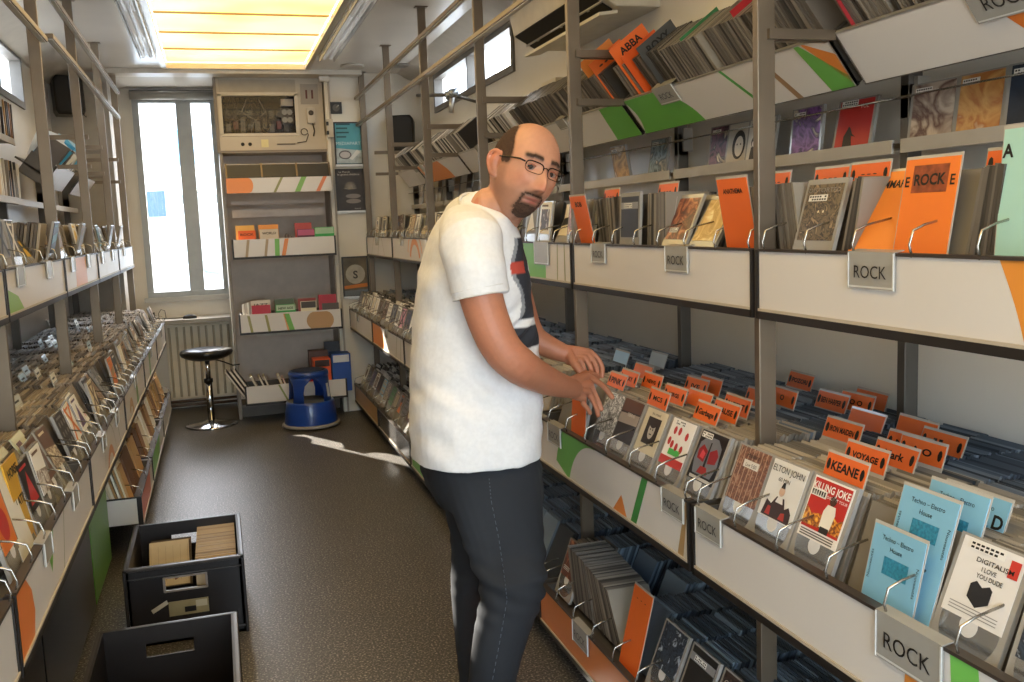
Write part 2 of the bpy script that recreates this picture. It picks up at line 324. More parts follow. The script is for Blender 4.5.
# shelf unit under it
t=empty('shelf_case',(0,0,0)); tag(t,'tall narrow grey open shelf case below the fuse cabinet at the far end','shelf')
g=MB(); GP=mat('#c2b6aa',.4)
g.box(cx0,cx0+.025,cyf,cyb,0,2.1,mat('#8b8378',.4)); g.box(cx1-.025,cx1,cyf,cyb,0,2.1,mat('#8b8378',.4)); g.box(cx0,cx1,8.12,8.14,0,2.1,GP)
g.obj('carcass',t)
g=MB(); g.box(cx0+.03,cx1-.03,cyf+.03,8.12,.09,.11,CBD); g.box(cx0+.03,cx1-.03,cyf+.1,8.12,0,.09,mat('#6b635a',.5)); g.obj('plinth',t)
g=MB(); g.box(cx0+.06,cx1-.08,cyf-.02,cyf+.0,1.60,1.66,GP); g.box(cx0+.06,cx1-.08,cyf-.02,cyf+.0,1.70,1.725,GP); g.obj('cross_rail',t)
g=MB(); g.box(.26,.80,cyf-.03,cyf+.01,.66,.69,mat('#c9c4b6',.4)); g.obj('strip_light',t)
def xtray(x0,x1,y,z0,z1,shapes,label,depth=.28,floor=0):
    t=empty('display_tray',((x0+x1)/2,y,z0)); t['label']=label; t['category']='tray'; h=z1-z0; L=x1-x0
    g=MB(); g.box(-L/2,L/2,0,.012,0,h,FRONT)
    for c,q in shapes: g.pp((-L/2,0,0),(1,0,0),(0,0,1),q,pm(c))
    g.obj('front_panel',t)
    g=MB(); g.box(-L/2,L/2,.012,depth,0,.01,TRAYI); g.box(-L/2,-L/2+.01,.012,depth,0,h,TRAYI); g.box(L/2-.01,L/2,.012,depth,0,h,TRAYI); g.box(-L/2,L/2,depth-.01,depth,0,h,TRAYI); g.obj('tray_box',t)
    g=MB(); g.box(-L/2-.01,L/2+.01,-.006,.014,-.016,0,TRIM); g.box(-L/2-.012,-L/2,-.006,.014,-.016,h+.004,TRIM); g.box(L/2,L/2+.012,-.006,.014,-.016,h+.004,TRIM); g.obj('edge_trim',t)
    return t
def st(s0,s1,h,dx,dx2=None):
    dx2=dx if dx2 is None else dx2
    return [(s0,0),(s1,0),(s1+dx2,h),(s0+dx,h)]
H=.128
arcb=[(0,0)]+[(.0+.17+.04*math.cos(a),H/2+H/2*math.sin(a)) for a in [-PI/2+i*PI/10 for i in range(11)]]+[(0,H)]
YT=7.52
xtray(.13,.885,YT,1.30,1.432,[(BROWN,st(.08,.10,H,.02)),(BROWN,st(.22,.24,H,.02)),('#6fb04c',st(.30,.335,H,.005)),(ORANGE,st(.35,.38,H,.03))],'white tray with green and orange stripes holding orange cards, upper of the far shelves')
circ=[(.60+.105*math.cos(i*PI/12),.06+.085*math.sin(i*PI/12)) for i in range(-3,16)]
circ=[(a,min(max(b,0),H)) for a,b in circ]
xtray(.14,.90,YT,.722,.86,[('#8f8a4d',st(.07,.09,H,-.02)),('#8f8a4d',st(.20,.22,H,-.02)),('#e0a060',st(.345,.36,H,-.025)),('#6fb04c',st(.36,.40,H,-.035)),('#b08a5c',circ)],'white tray with a brown disc and green stripes, middle of the far shelves')
xtray(.145,.905,YT,.17,.302,[('#7d8a4a',st(.30,.315,H,-.06)),(BROWN,st(.43,.445,H,-.05))],'white tray with two thin slanting stripes holding magazines, lowest of the far shelves')
# dark pocket and orange panel at the top
t=empty('display_tray',(.5,YT,1.78)); t['label']='sloped empty pocket tray with dark compartments above a white panel with orange end'; t['category']='tray'
g=MB(); g.box(-.39,.39,0,.012,0,.112,FRONT); HH=.112
ob=[(0,0)]+[(.16+.035*math.cos(a),HH/2+HH/2*math.sin(a)) for a in [-PI/2+i*PI/10 for i in range(11)]]+[(0,HH)]
for c,q in (('#e58a3c',ob),('#8a8a5a',st(.34,.36,HH,.06)),('#7fae5a',st(.50,.54,HH,.055)),('#d8825a',st(.66,.69,HH,.06))): g.pp((-.39,0,0),(1,0,0),(0,0,1),q,pm(c))
g.obj('front_panel',t)
g=MB(); DP=mat('#353433',.5); g.ob((-.39,.0,.115),(.78,0,0),(0,.06,.10),(0,.004,-.003),DP)
for q in (-.39,-.13,.13,.38): g.ob((q,.0,.112),(.012,0,0),(0,.065,.108),(0,-.012,.004),STEEL)
g.ob((-.39,.06,.215),(.78,0,0),(0,.25,-.02),(0,0,.006),GP); g.obj('pocket',t)
# things on the far shelves
def card(x,y,z,w,h,c,label,txt=None,top=None,group=None,th=.012,lean=.12,name='divider_card',catg='card',ph=None):
    e=MB(); u=V((1,0,0)); v=V((0,math.sin(lean),math.cos(lean))); n=u.cross(v)
    e.ob((-w/2,0,0),u*w,v*h,-n*th,mat(c,.45,var=.04))
    if top: e.pp((-w/2,0,0),u,v,[(0.004,h*.68),(w-.004,h*.68),(w-.004,h-.004),(.004,h-.004)],mat(top,.45))
    if txt: e.text(txt,V((0,0,0))+v*(h*.75),u,v,h*.16,INK,width=w*.75,bold=.02)
    if ph: e.pp((-w/2,0,0),u,v,[(w*.15,h*.15),(w*.85,h*.15),(w*.85,h*.62),(w*.15,h*.62)],mat(ph,.5))
    o=e.obj(name); o.location=(x,y,z); tag(o,label,catg,group); return o
zt=1.345
card(.235,YT+.03,zt,.13,.155,'#e86428','bright orange divider card at the left end of the upper far tray','ROCK',None)
card(.225,YT+.07,zt,.14,.195,'#e9b45a','yellow divider card behind the bright orange card, upper far tray')
card(.40,YT+.05,zt,.14,.16,'#cbbfae','cream CD case leaning in the upper far tray','WORLD',th=.02,catg='CD',name='compact_disc')
card(.40,YT+.09,zt,.15,.195,'#e79a4c','pale orange divider card behind the cream CD, upper far tray')
card(.68,YT+.05,zt,.135,.15,'#5b3040','dark purple CD case with pink lettering in the upper far tray',None,'#b5567a',th=.03,catg='CD',name='compact_disc')
card(.665,YT+.10,zt,.13,.2,'#b54a4a','rusty red divider card behind the purple CD, upper far tray')
card(.82,YT+.04,zt,.15,.16,'#2f9a4c','green divider card at the right end of the upper far tray',None,'#9dbfa0')
for k in range(5): card(.53+.013*k,YT+.05,zt,.012,.12-.006*k,R.choice(['#3a3532','#6a635c','#4d3a3a']),'dark thin case leaning mid way along the upper far tray',group='dark cases in the upper far tray',catg='CD',name='compact_disc',th=.12)
zt=.77
for k in range(4): card(.17+.017*k,YT+.06,zt,.013,.17+.004*k,['#d9d5cd','#bdb7ae','#e2e0da','#9c958b'][k],'white spined case at the left end of the middle far tray',group='white cases in the middle far tray',catg='CD',name='compact_disc',th=.12)
card(.30,YT+.03,zt,.14,.155,'#b0203c','crimson divider card in the middle far tray')
card(.30,YT+.08,zt,.15,.19,'#cfc7b8','off white card behind the crimson card, middle far tray','JAZZ')
card(.485,YT+.03,zt,.15,.15,'#2b9448','green divider card in the middle far tray',"NEW AGE",'#a8bfa4')
card(.48,YT+.08,zt,.15,.19,'#4b5c44','dark green card behind the green card, middle far tray')
card(.66,YT+.03,zt,.12,.165,'#ddd6b8','cream divider card with black top in the middle far tray',None,'#3a332c')
card(.655,YT+.08,zt,.14,.185,'#8a3530','brick red card behind the cream card, middle far tray')
card(.83,YT+.03,zt,.13,.14,'#4f4844','dark CD cover with a pale wedge at the right end of the middle far tray',ph='#c9b8a4',catg='CD',name='compact_disc')
card(.815,YT+.08,zt,.14,.205,'#a8283c','crimson card behind the wedge cover, middle far tray')
# lowest: leaning magazines, boxes
def book(x,y,z,w,d,h,ang,c,label,pg='#cfc8b8',cat='book',name='book',group=None,rz=0):
    e=empty(name,(x,y,z)); e.rotation_euler=(0,rad(ang),rad(rz)); tag(e,label,cat,group)
    g=MB(); cm=mat(c,.45,var=.06); g.box(0,w,0,d,0,h,cm); g.obj('cover',e)
    g=MB(); g.box(.002,w-.002,-.0006,d-.003,.003,h+.0006,mat(pg,.7)); g.obj('pages',e); return e
for k,(x,c,a,h) in enumerate(((.12,'#3b3835',-32,.24),(.155,'#5a4a3c',-32,.245),(.185,'#2d3135',-31,.25),(.25,'#a99f90',-25,.17),(.30,'#3a4148',-22,.16),(.33,'#202226',-20,.16))):
    o=book(x,YT+.04,.215,.018,.17,h,a,c,['charcoal magazine leaning leftmost in the lowest far tray','brown magazine second in the leaning row of the lowest far tray','tallest blue-black magazine leaning in the lowest far tray','grey cream book leaning beside the tall magazines, lowest far tray','slate book leaning next to the grey cream book, lowest far tray','black book leaning at the end of the short row, lowest far tray'][k])
book(.43,YT+.04,.22,.018,.14,.15,-18,'#e0b030','yellow booklet leaning in the lowest far tray')
book(.46,YT+.04,.22,.012,.14,.13,-18,'#d04a30','red booklet leaning beside the yellow one, lowest far tray')
book(.50,YT+.05,.235,.20,.15,.035,-8,'#e8e0dc','white box with a red band lying in the lowest far tray','#c43030','box','media_box')
def mbox(x,y,z,w,d,h,c,lab,top=None):
    e=empty('media_box',(x,y,z)); tag(e,lab,'box'); g=MB(); g.box(-w/2,w/2,0,d,0,h,mat(c,.45)); g.obj('case',e,.003)
    if top: g=MB(); g.box(-w*.42,w*.42,-.002,0,h*.78,h*.97,mat(top,.5)); g.obj('label_strip',e)
mbox(.735,YT+.03,.20,.135,.16,.27,'#df5a26','orange case with dark top standing behind the kick stool','#382420')
mbox(.725,YT+.20,.22,.15,.1,.30,'#5a4038','brown case standing behind the orange case on the lowest far tray')
mbox(.885,YT+.03,.20,.15,.2,.30,'#1f4a9c','tall blue case standing at the right end of the lowest far tray','#c8ccd4')
mbox(.86,YT+.235,.22,.16,.04,.36,'#38404c','dark grey case behind the tall blue case')
for k in range(4): book(.58+.012*k,YT+.22,.23,.01,.1,.12+.01*k,-5,R.choice(['#3c2c2a','#5a3a34','#2c2c30']),'dark slim case in the shade at the back of the lowest far tray',cat='CD',name='compact_disc',group='dark cases at the back of the lowest far tray')
# posters
def poster(x0,x1,z0,z1,label,fn,name='poster'):
    t=empty(name,((x0+x1)/2,YF-.035,z0)); tag(t,label,'poster'); w=x1-x0;h=z1-z0
    g=MB(); BK=mat('#2a2725',.4)
    for a,b,c,d in ((-w/2,w/2,0,.012),(-w/2,w/2,h-.01,h),(-w/2,-w/2+.01,0,h),(w/2-.01,w/2,0,h)): g.box(a,b,-.02,0,c,d,BK)
    g.box(-w/2,w/2,-.024,-.004,-.012,.006,ALU); g.obj('frame',t)
    g=MB(); fn(g,w,h); g.obj('print',t)
U3,V3=(1,0,0),(0,0,1)
def p1(g,w,h):
    g.box(-w/2+.008,w/2-.008,-.006,-.002,.008,h-.008,mat('#4f9aa8',.35,var=.06)); o=(-w/2,-.006,0)
    WHT=mat('#c8dfe2',.5,var=0); DKt=mat('#28545e',.5,var=0)
    g.text('MEDIAPART',(0,-.007,h*.47),U3,V3,.035,WHT,width=w*.88)
    for i,(zz,l) in enumerate(((.93,.5),(.84,.4),(.74,.45),(.64,.35))): g.pp(o,U3,V3,[(.02,h*zz),(w*l+.02,h*zz),(w*l+.02,h*zz+.012),(.02,h*zz+.012)],DKt)
    g.pp(o,U3,V3,[(.01,.015),(w-.01,.015),(w-.01,h*.34),(.01,h*.40)],mat('#a9b4b4',.5,var=.3,scale=25))
    g.disc((0,-.006,0),U3,V3,(-.03,h*.24),.05,mat('#5d5a5c',.5),.001,ry=.035); g.disc((0,-.006,0),U3,V3,(-.03,h*.24),.04,mat('#b6b2b0',.5),.0014,ry=.025)
    g.pp(o,U3,V3,[(w*.5,h*.15),(w*.62,h*.12),(w*.92,h*.3),(w*.8,h*.36)],mat('#d4d6d2',.5),.0018)
poster(.955,1.175,1.985,2.32,'blue poster with large pale MEDIAPART lettering, topmost on the far panel',p1)
def p2(g,w,h):
    g.box(-w/2+.008,w/2-.008,-.006,-.002,.008,h-.008,mat('#38322e',.4,var=.25,scale=14)); WHT=mat('#c9c4bc',.5,var=0)
    g.text('Le Monde',(-.04,-.007,h*.91),U3,V3,.022,WHT); g.text('le grand théâtre',(-.01,-.007,h*.85),U3,V3,.022,WHT,width=w*.75)
    for a in range(9): 
        an=PI*(a+.5)/9; g.tube([(0,-.008,h*.52),(math.cos(an)*.05,-.008,h*.52+math.sin(an)*.06)],.0025,WHT,4)
    for zz in (.36,.24): g.disc((0,-.006,0),U3,V3,(.02,h*zz),.06,mat('#8b8580',.5),.001,ry=.018)
    g.text('MUSIQUE',(.05,-.007,h*.05),U3,V3,.012,WHT)
poster(.945,1.175,1.62,1.955,'dark brown poster with small white title, middle of the far panel',p2)
def p3(g,w,h):
    g.box(-w/2+.008,w/2-.008,-.006,-.002,.008,h-.008,mat('#5b5038',.4,var=.5,scale=10)); g.disc((0,-.006,0),U3,V3,(.0,h*.56),.078,mat('#a8a294',.5,var=.15,scale=20),.001)
    g.text('S',(0,-.0075,h*.46),U3,V3,.085,mat('#3c3a36',.5,var=0),bold=.03)
    g.pp((-w/2,-.006,0),U3,V3,[(.012,h*.2),(w-.012,h*.24),(w-.012,h*.33),(.012,h*.28)],mat('#c8742c',.5),.0012)
    g.pp((-w/2,-.006,0),U3,V3,[(.012,.014),(w-.012,.014),(w-.012,h*.18),(.012,h*.16)],mat('#6b7278',.5),.0012)
poster(.955,1.165,.935,1.26,'brown poster with a big pale circle, lowest on the far panel',p3)
g=MB(); g.box(-.045,.045,-.02,0,-.045,.045,BLACK); g.disc((0,-.02,0),U3,V3,(0,0),.028,mat('#55514c',.4)); g.tube([(.0,-.022,0),(.02,-.026,.02)],.005,ALU,6); o=g.obj('light_switch'); o.location=(.985,YF-.03,2.43); tag(o,'square black wall switch above the blue poster','switch')
g=MB(); g.box(-.025,.025,-.04,0,-.07,.07,CBM); g.box(-.03,-.01,-.045,-.035,.02,.05,BLACK); g.box(-.03,-.01,-.045,-.035,-.05,-.02,BLACK); o=g.obj('hinge_lock',bevel=.003); o.location=(.925,YF-.045,2.27); tag(o,'small cream lock box between fuse cabinet and poster panel','lock')
g=MB(); g.box(-.04,.04,-.05,0,-.035,0,mat('#d8d2c6',.4)); o=g.obj('smoke_alarm',bevel=.004); o.location=(.90,7.70,ZC-.036); tag(o,'small white box under the ceiling at the end of the light panel','sensor')
for x,y,lab in ((1.08,7.35,'round white ceiling vent disc nearer the light panel'),(1.42,7.30,'round beige ceiling vent disc nearer the right wall')):
    g=MB(); g.lathe((0,0,0),[(.085,0),(.09,-.008),(.07,-.016),(.03,-.018)],mat('#b7afa2',.4) if x<1.2 else mat('#7d766c',.4),24); o=g.obj('ceiling_vent'); o.location=(x,y,ZC); tag(o,lab,'vent')
# desk, radiator, mouse, stool, kick stool
g=MB(); g.box(-.62,.075,8.22,8.58,.765,.79,mat('#c3bfb4',.35)); g.box(-.62,.075,8.215,8.22,.762,.793,mat('#8a867c',.4)); o=g.obj('window_desk'); tag(o,'narrow pale worktop below the rear window','desk')
t=empty('radiator',(-.19,8.5,.09)); tag(t,'cream ribbed panel radiator below the window worktop','radiator'); RM=mat('#ddd2ba',.4,var=.03)
g=MB(); g.box(-.27,.27,0,.05,0,.64,RM)
for i in range(9): g.tube([(-.24+.06*i,-.004,.02),(-.24+.06*i,-.004,.62)],.011,mat('#b3a88f',.4),8)
g.box(-.28,.28,-.01,.06,.63,.645,RM); g.obj('panel',t,.003)
for zz in (-.02,-.055): 
    g=MB(); g.tube([(-.42,.0,zz),(.27,.0,zz)],.012,mat('#5b4a3c',.4),8); g.obj('pipe',t)
g=MB(); g.tube([(-.31,0,-.05),(-.31,0,.03)],.016,BLACK,10); g.tube([(-.31,0,.03),(-.27,0,.03)],.01,CHROME,8); g.obj('valve',t)
t=empty('computer_mouse',(-.25,8.36,.79)); tag(t,'black computer mouse on the window worktop','mouse')
g=MB(); g.rings([[V((math.cos(a)*w_,math.sin(a)*d_,z)) for a in [2*PI*i/16 for i in range(16)]] for z,w_,d_ in ((0,.055,.032),(.012,.057,.034),(.024,.045,.028),(.032,.02,.014))],BLACK); g.obj('shell',t)
g=MB(); g.tube([(-.05,0,.01),(-.13,.03,.004),(-.2,.1,.004),(-.3,.16,.004)],.003,BLACK,6); g.obj('cable',t)
g=MB(); g.tube([(-.02,0,.0),(-.02,0,.06),(0,0,.09),(.03,0,.08),(.035,0,.02),(.01,0,0)],.003,BLACK,6); g.box(-.10,-.05,-.01,.02,0,.07,BLACK); o=g.obj('cable_loop'); o.location=(-.47,8.33,.79); tag(o,'black plug with a standing cable loop at the left end of the worktop','cable')
t=empty('bar_stool',(-.13,7.68,0)); tag(t,'round black padded stool on a chrome column by the radiator','stool')
g=MB(); g.lathe((0,0,0),[(.19,0),(.2,.006),(.19,.014),(.06,.03),(.035,.045)],CHROME,40); g.obj('base',t)
g=MB(); g.tube([(0,0,.04),(0,0,.36)],.027,CHROME,18); g.tube([(0,0,.36),(0,0,.54)],.018,CHROME,18); g.lathe((0,0,0),[(.034,.34),(.034,.37)],BLACK,16); g.obj('column',t)
g=MB(); g.lathe((0,0,.52),[(.10,0),(.15,.015),(.19,.035),(.2,.055),(.19,.075),(.12,.088),(0.02,.09)],mat('#171615',.3),40); g.obj('seat',t)
g=MB(); g.tube([(.02,-.01,.53),(.12,-.05,.50),(.19,-.08,.47),(.24,-.09,.475)],.005,BLACK,8); g.obj('lever',t)
t=empty('kick_stool',(.60,7.28,0)); tag(t,'blue plastic kick stool with cut-out sides standing on the floor before the far shelves','stool'); KB=mat('#1b3f8c',.28,var=.05,coat=.3); KT=mat('#3b4a63',.5)
g=MB(); g.lathe((0,0,0),[(.205,.012),(.217,.014),(.217,.032),(.2,.036)],mat('#8f8c86',.6),40); g.obj('rubber_ring',t)
g=MB(); g.lathe((0,0,0),[(.198,.02),(.2,.034),(.182,.19),(.178,.2),(.165,.204)],KB,40); g.obj('lower_shell',t)
g=MB(); g.lathe((0,0,0),[(.16,.2),(.165,.204),(.16,.207)],mat('#5d5f60',.6),40); g.obj('tread',t)
g=MB(); g.lathe((0,0,0),[(.135,.385),(.15,.39),(.152,.415),(.143,.43),(.13,.432)],KB,40); g.obj('seat',t)
g=MB(); g.lathe((0,0,.4325),[(.125,0),(.125,.004),(.11,.005)],mat('#27304a',.7),36); g.obj('seat_pad',t)
for k in range(4):
    a0=rad(45+90*k+8); g=MB(); vs=[];n=10; half0,half1=rad(17),rad(30)
    for i,(z,r,hf) in enumerate(((.2,.165,half0),(.27,.158,half0*.9),(.33,.152,half0*1.15),(.365,.149,half1*1.1),(.392,.147,half1*1.5))):
        ring=[V((r*math.cos(a0-hf+2*hf*j/n),r*math.sin(a0-hf+2*hf*j/n),z)) for j in range(n+1)]+[V(((r-.008)*math.cos(a0-hf+2*hf*j/n),(r-.008)*math.sin(a0-hf+2*hf*j/n),z)) for j in range(n,-1,-1)]
        vs.append(ring)
    g.rings(vs,KB); g.obj('leg',t)
g=MB(); a0=rad(-45+8); 
g.ob(V((.166*math.cos(a0),.166*math.sin(a0),.235))+V((-.014*math.sin(-a0),-.014*math.cos(a0),0)),V((.028*math.sin(-a0),.028*math.cos(a0),0)),V((-.012*math.cos(a0),-.012*math.sin(a0),.10)),V((.002,-.002,0)),mat('#c9ccc8',.4)); g.obj('sticker',t)
# speakers
for x,s,lab in ((1.475,1,'black wall speaker high in the far right corner'),(-.93,-1,'black wall speaker high in the far left corner')):
    t=empty('wall_speaker',(x,YF-.16,2.10 if s>0 else 2.39)); t.rotation_euler=(rad(-8),0,rad(-20*s)); tag(t,lab,'speaker')
    g=MB(); P=[(-.085,-.03),(-.1,.0),(-.1,.22),(-.075,.25),(.075,.25),(.1,.22),(.1,0),(.085,-.03)]
    g.prism((0,-.06,0),(1,0,0),(0,0,1),P,-.0,BLACK) if 0 else None
    g.rings([[V((a*k,y,b*k+.11*(1-k))) for a,b in P][::-1] for y,k in ((-.07,.9),(-.06,1),(.05,.95),(.06,.85))],BLACK,False); g.obj('cabinet',t)
    g=MB(); g.rings([[V((a*.85,y,b*.85+.016)) for a,b in P][::-1] for y in (-.074,-.069)],mat('#2b2a29',.8),False); g.obj('grille',t)
    g=MB(); g.tube([(0,.05,.1),(0,.15,.1)],.012,BLACK,8); g.obj('bracket',t)
    g=MB(); g.tube([(-.05*s,.1,.1),(-.14*s,.12,.0),(-.16*s,.13,.12),(-.12*s,.14,.26)],.004,BLACK,6); g.obj('cable',t)
# upper bracket arm with lamp knobs near the right window
t=empty('swivel_arm',(1.60,5.98,2.25)); tag(t,'metal swivel arm with two round knobs below the right window','arm')
g=MB(); g.tube([(-.08,1.15,.20),(-.1,0,.05)],.012,STEELD,8); g.tube([(-.1,0,.05),(.08,0,.0)],.010,STEELD,8); g.obj('arm',t)
g=MB(); g.tube([(-.1,0,.05),(-.12,-.02,-.06)],.016,ALU,10); g.obj('post',t)
for dy in (-.05,.05):
    g=MB(); g.tube([(-.13,dy,.05),(-.08,dy,.06)],.028,mat('#9fa6ac',.25,metal=.6),14); g.obj('knob',t)
# air conditioner
t=empty('air_conditioner',(1.50,3.86,2.28)); tag(t,'cream wall air conditioner with dark open louvre below the ceiling on the right','air conditioner')
AC=mat('#cfc6b2',.35); L=.47
P=[(.18,.0),(.0,.0),(-.11,.06),(-.13,.16),(-.09,.28),(.18,.30)]
g=MB(); g.rings([[V((a,y,b)) for a,b in P] for y in (-L,L)],AC,False); g.obj('case',t,.006)
g=MB(); g.ob((-.002,-L+.04,-.003),(0,2*L-.08,0),(-.112,0,.062),(-.003,0,-.005),mat('#191613',.6)); g.obj('air_outlet',t)
g=MB(); g.tube([(-.055,-L+.02,.018),(-.055,L-.02,.018)],.005,ALU,6); 
for q in (-.3,.0,.3): g.tube([(-.055,q-.004,.018),(-.035,q,.028)],.01,ALU,6)
g.ob((.01,-L+.02,-.01),(0,2*L-.04,0),(.0,0,-.012),(-.075,0,-.01),AC); g.obj('louvre',t)
g=MB(); g.box(-.06,.06,-.10,.10,-.13,.13,mat('#cbbfa6',.4)); g.box(-.062,-.05,-.03,.03,-.10,.02,mat('#e0d6c0',.4)); o=g.obj('cable_box',bevel=.004); o.location=(1.62,4.35,2.02); tag(o,'cream cable box below the air conditioner','box')
# ------------------------------------------------------------------ posts and rails
YP=[.74,1.90,3.06,4.22,5.38,6.54,7.70]
YL=[.79,1.95,3.11,4.28,5.44,6.60,7.72]
names=['at the camera end','second from the camera','third from the camera','fourth from the camera','fifth from the camera','sixth from the camera','against the far panel']
for side,X,Ys,word in ((1,1.19,YP,'right'),(-1,-.63,YL,'left')):
    for i,y in enumerate(Ys):
        if i==0 or (side<0 and i==1): continue
        g=MB(); yy=y if i<6 else y-.03
        g.box(-.022,.022,-.011,.011,0,ZC,STEEL); g.box(-.036,.036,-.025,.025,ZC-.006,ZC,STEEL)
        o=g.obj('shelf_post',bevel=.002); o.location=(X,yy,0); tag(o,'tall square steel post on the %s side of the aisle, %s'%(word,names[i]),'post')
    Xr=1.585 if side>0 else -1.02
    for i,y in enumerate(Ys):
        if i in (0,): continue
        g=MB(); g.box(-.02,.02,-.014,.014,0,1.86,STEELD); g.box(-.02,.02,-.014,.014,1.70,1.78,STEEL)
        o=g.obj('rear_post',bevel=.002); o.location=(Xr,min(y,7.68),0); tag(o,'dark steel wall upright behind the %s trays, %s'%(word,names[i]),'post')
def rail(x,y0,y1,z,lab,w=.030,h=.020):
    e=empty('light_rail',(x,y0,z)); tag(e,lab,'rail')
    g=MB(); g.box(-w/2,w/2,0,y1-y0,0,h,STEEL); g.obj('channel',e,.002)
    g=MB(); g.box(-w/2+.006,w/2-.006,.01,y1-y0-.01,-.004,0,mat('#c9c9c6',.3,metal=.3)); g.obj('strip',e)
rail(1.145,1.0,7.70,2.49,'upper long steel rail running in front of the right posts')
rail(1.145,1.0,7.70,2.285,'lower long steel rail running in front of the right posts')
rail(-.585,1.0,4.22,2.265,'steel rail in front of the left posts that ends near the camera')
rail(-.585,4.55,7.45,2.50,'upper steel rail along the far left posts')
rail(-.585,4.38,7.3,2.31,'lower bright steel rail along the far left posts')
# ------------------------------------------------------------------ trays
def tray(side,X,y0,y1,z0,z1,shapes,label,depth,signs=(),wires=(),wz=None,trim=True,front=None,cover=.02,back=True):
    """a tray fixed between two posts; X is its front face"""
    t=empty('display_tray',(X,(y0+y1)/2,z0)); t['label']=label; t['category']='tray'
    L=y1-y0-.034; h=z1-z0; s=side
    u=(0,-s,0); o=(0,s*L/2,0)
    g=MB(); g.box(min(0,s*.014),max(0,s*.014),-L/2,L/2,0,h,front or FRONT)
    for c,q in shapes: g.pp(o,u,(0,0,1),[(min(max(a,0),L),min(max(b,0),h)) for a,b in q],pm(c))
    g.obj('front_panel',t)
    g=MB(); fz=h-.045 if cover else .01
    a,b=sorted((s*.014,s*depth)); g.box(a,b,-L/2,L/2,fz,fz+.008,TRAYI); g.box(a,b,-L/2,-L/2+.008,0,h-.002,TRAYI); g.box(a,b,L/2-.008,L/2,0,h-.002,TRAYI)
    g.box(a,b,-L/2,L/2,0,.008,STEELD)
    g.obj('tray_box',t)
    g=MB(); a,b=sorted((-s*.004,s*.018))
    g.box(a,b,-L/2-.006,L/2+.006,-.018,0,TRIM); g.box(a,b,-L/2-.010,-L/2,-.018,h+.003,TRIM); g.box(a,b,L/2,L/2+.010,-.018,h+.003,TRIM)
    g.box(a,s*.016 if s>0 else b,-L/2,L/2,h-.001,h+.005,mat('#3a322c',.4)) if s>0 else g.box(s*.016,b,-L/2,L/2,h-.001,h+.005,mat('#3a322c',.4))
    a,b=sorted((-s*.0045,-s*.001)); g.box(a,b,-L/2,L/2,.0,.006,mat('#b7ab98',.4))
    g.obj('edge_trim',t)
    for (sa,sw,tx) in signs:
        sh=sw*.52; g=MB(); oo=V(o)+V(u)*sa+V((-s*.006,0,h-sh+.004)); uu=V(u)
        g.ob(oo,uu*sw,(0,0,sh),V((s*.003,0,0)),SIGN); g.pp(oo,uu,(0,0,1),[(sw*.02,sh*.03),(sw*.98,sh*.03),(sw*.98,sh*.08),(sw*.02,sh*.08)],SIGNE)
        g.ob(oo+uu*(sw-.003),uu*.003,(0,0,sh),V((-s*.002,0,0)),SIGNE); g.ob(oo,uu*.002,(0,0,sh),V((-s*.002,0,0)),SIGNE)
        g.ob(oo+V((0,0,sh)),uu*sw,V((s*.022,0,.004)),V((0,0,.002)),SIGN)
        if tx: g.text(tx,oo+uu*(sw/2)+V((-s*.001,0,sh*.30)),uu,(0,0,1),sh*.50,INK)
        g.obj('label_holder',t)
    for wy in wires:
        g=MB(); q=V(o)+V(u)*wy; zb=h
        p=[q+V((s*.004,0,zb-.01)),q+V((-s*.004,0,zb+.02)),q+V((s*.004,0,zb+.045)),q+V((s*.03,0,zb+.055)),q+V((s*.085,0,zb+.066))]
        g.tube(p,.0023,WIRE,6); g.obj('wire_divider',t)
    return t
def q4(b0,b1,h,t0,t1,bow=0,n=8):
    """band between bottom b0..b1 and top t0..t1, edges bowed"""
    l=[(b0+(t0-b0)*i/n+bow*math.sin(PI*i/n),h*i/n) for i in range(n+1)]; r=[(b1+(t1-b1)*i/n+bow*math.sin(PI*i/n),h*i/n) for i in range(n+1)]
    return l+r[::-1]
def arc(cx,cz,r0,r1,a0,a1,n=14):
    return [(cx+r0*math.cos(rad(a0+(a1-a0)*i/n)),cz+r0*math.sin(rad(a0+(a1-a0)*i/n))) for i in range(n+1)]+[(cx+r1*math.cos(rad(a1+(a0-a1)*i/n)),cz+r1*math.sin(rad(a1+(a0-a1)*i/n))) for i in range(n+1)]
H=.145
W7=[.0+.157*i+.02 for i in range(8)]
G2='#6fb353'
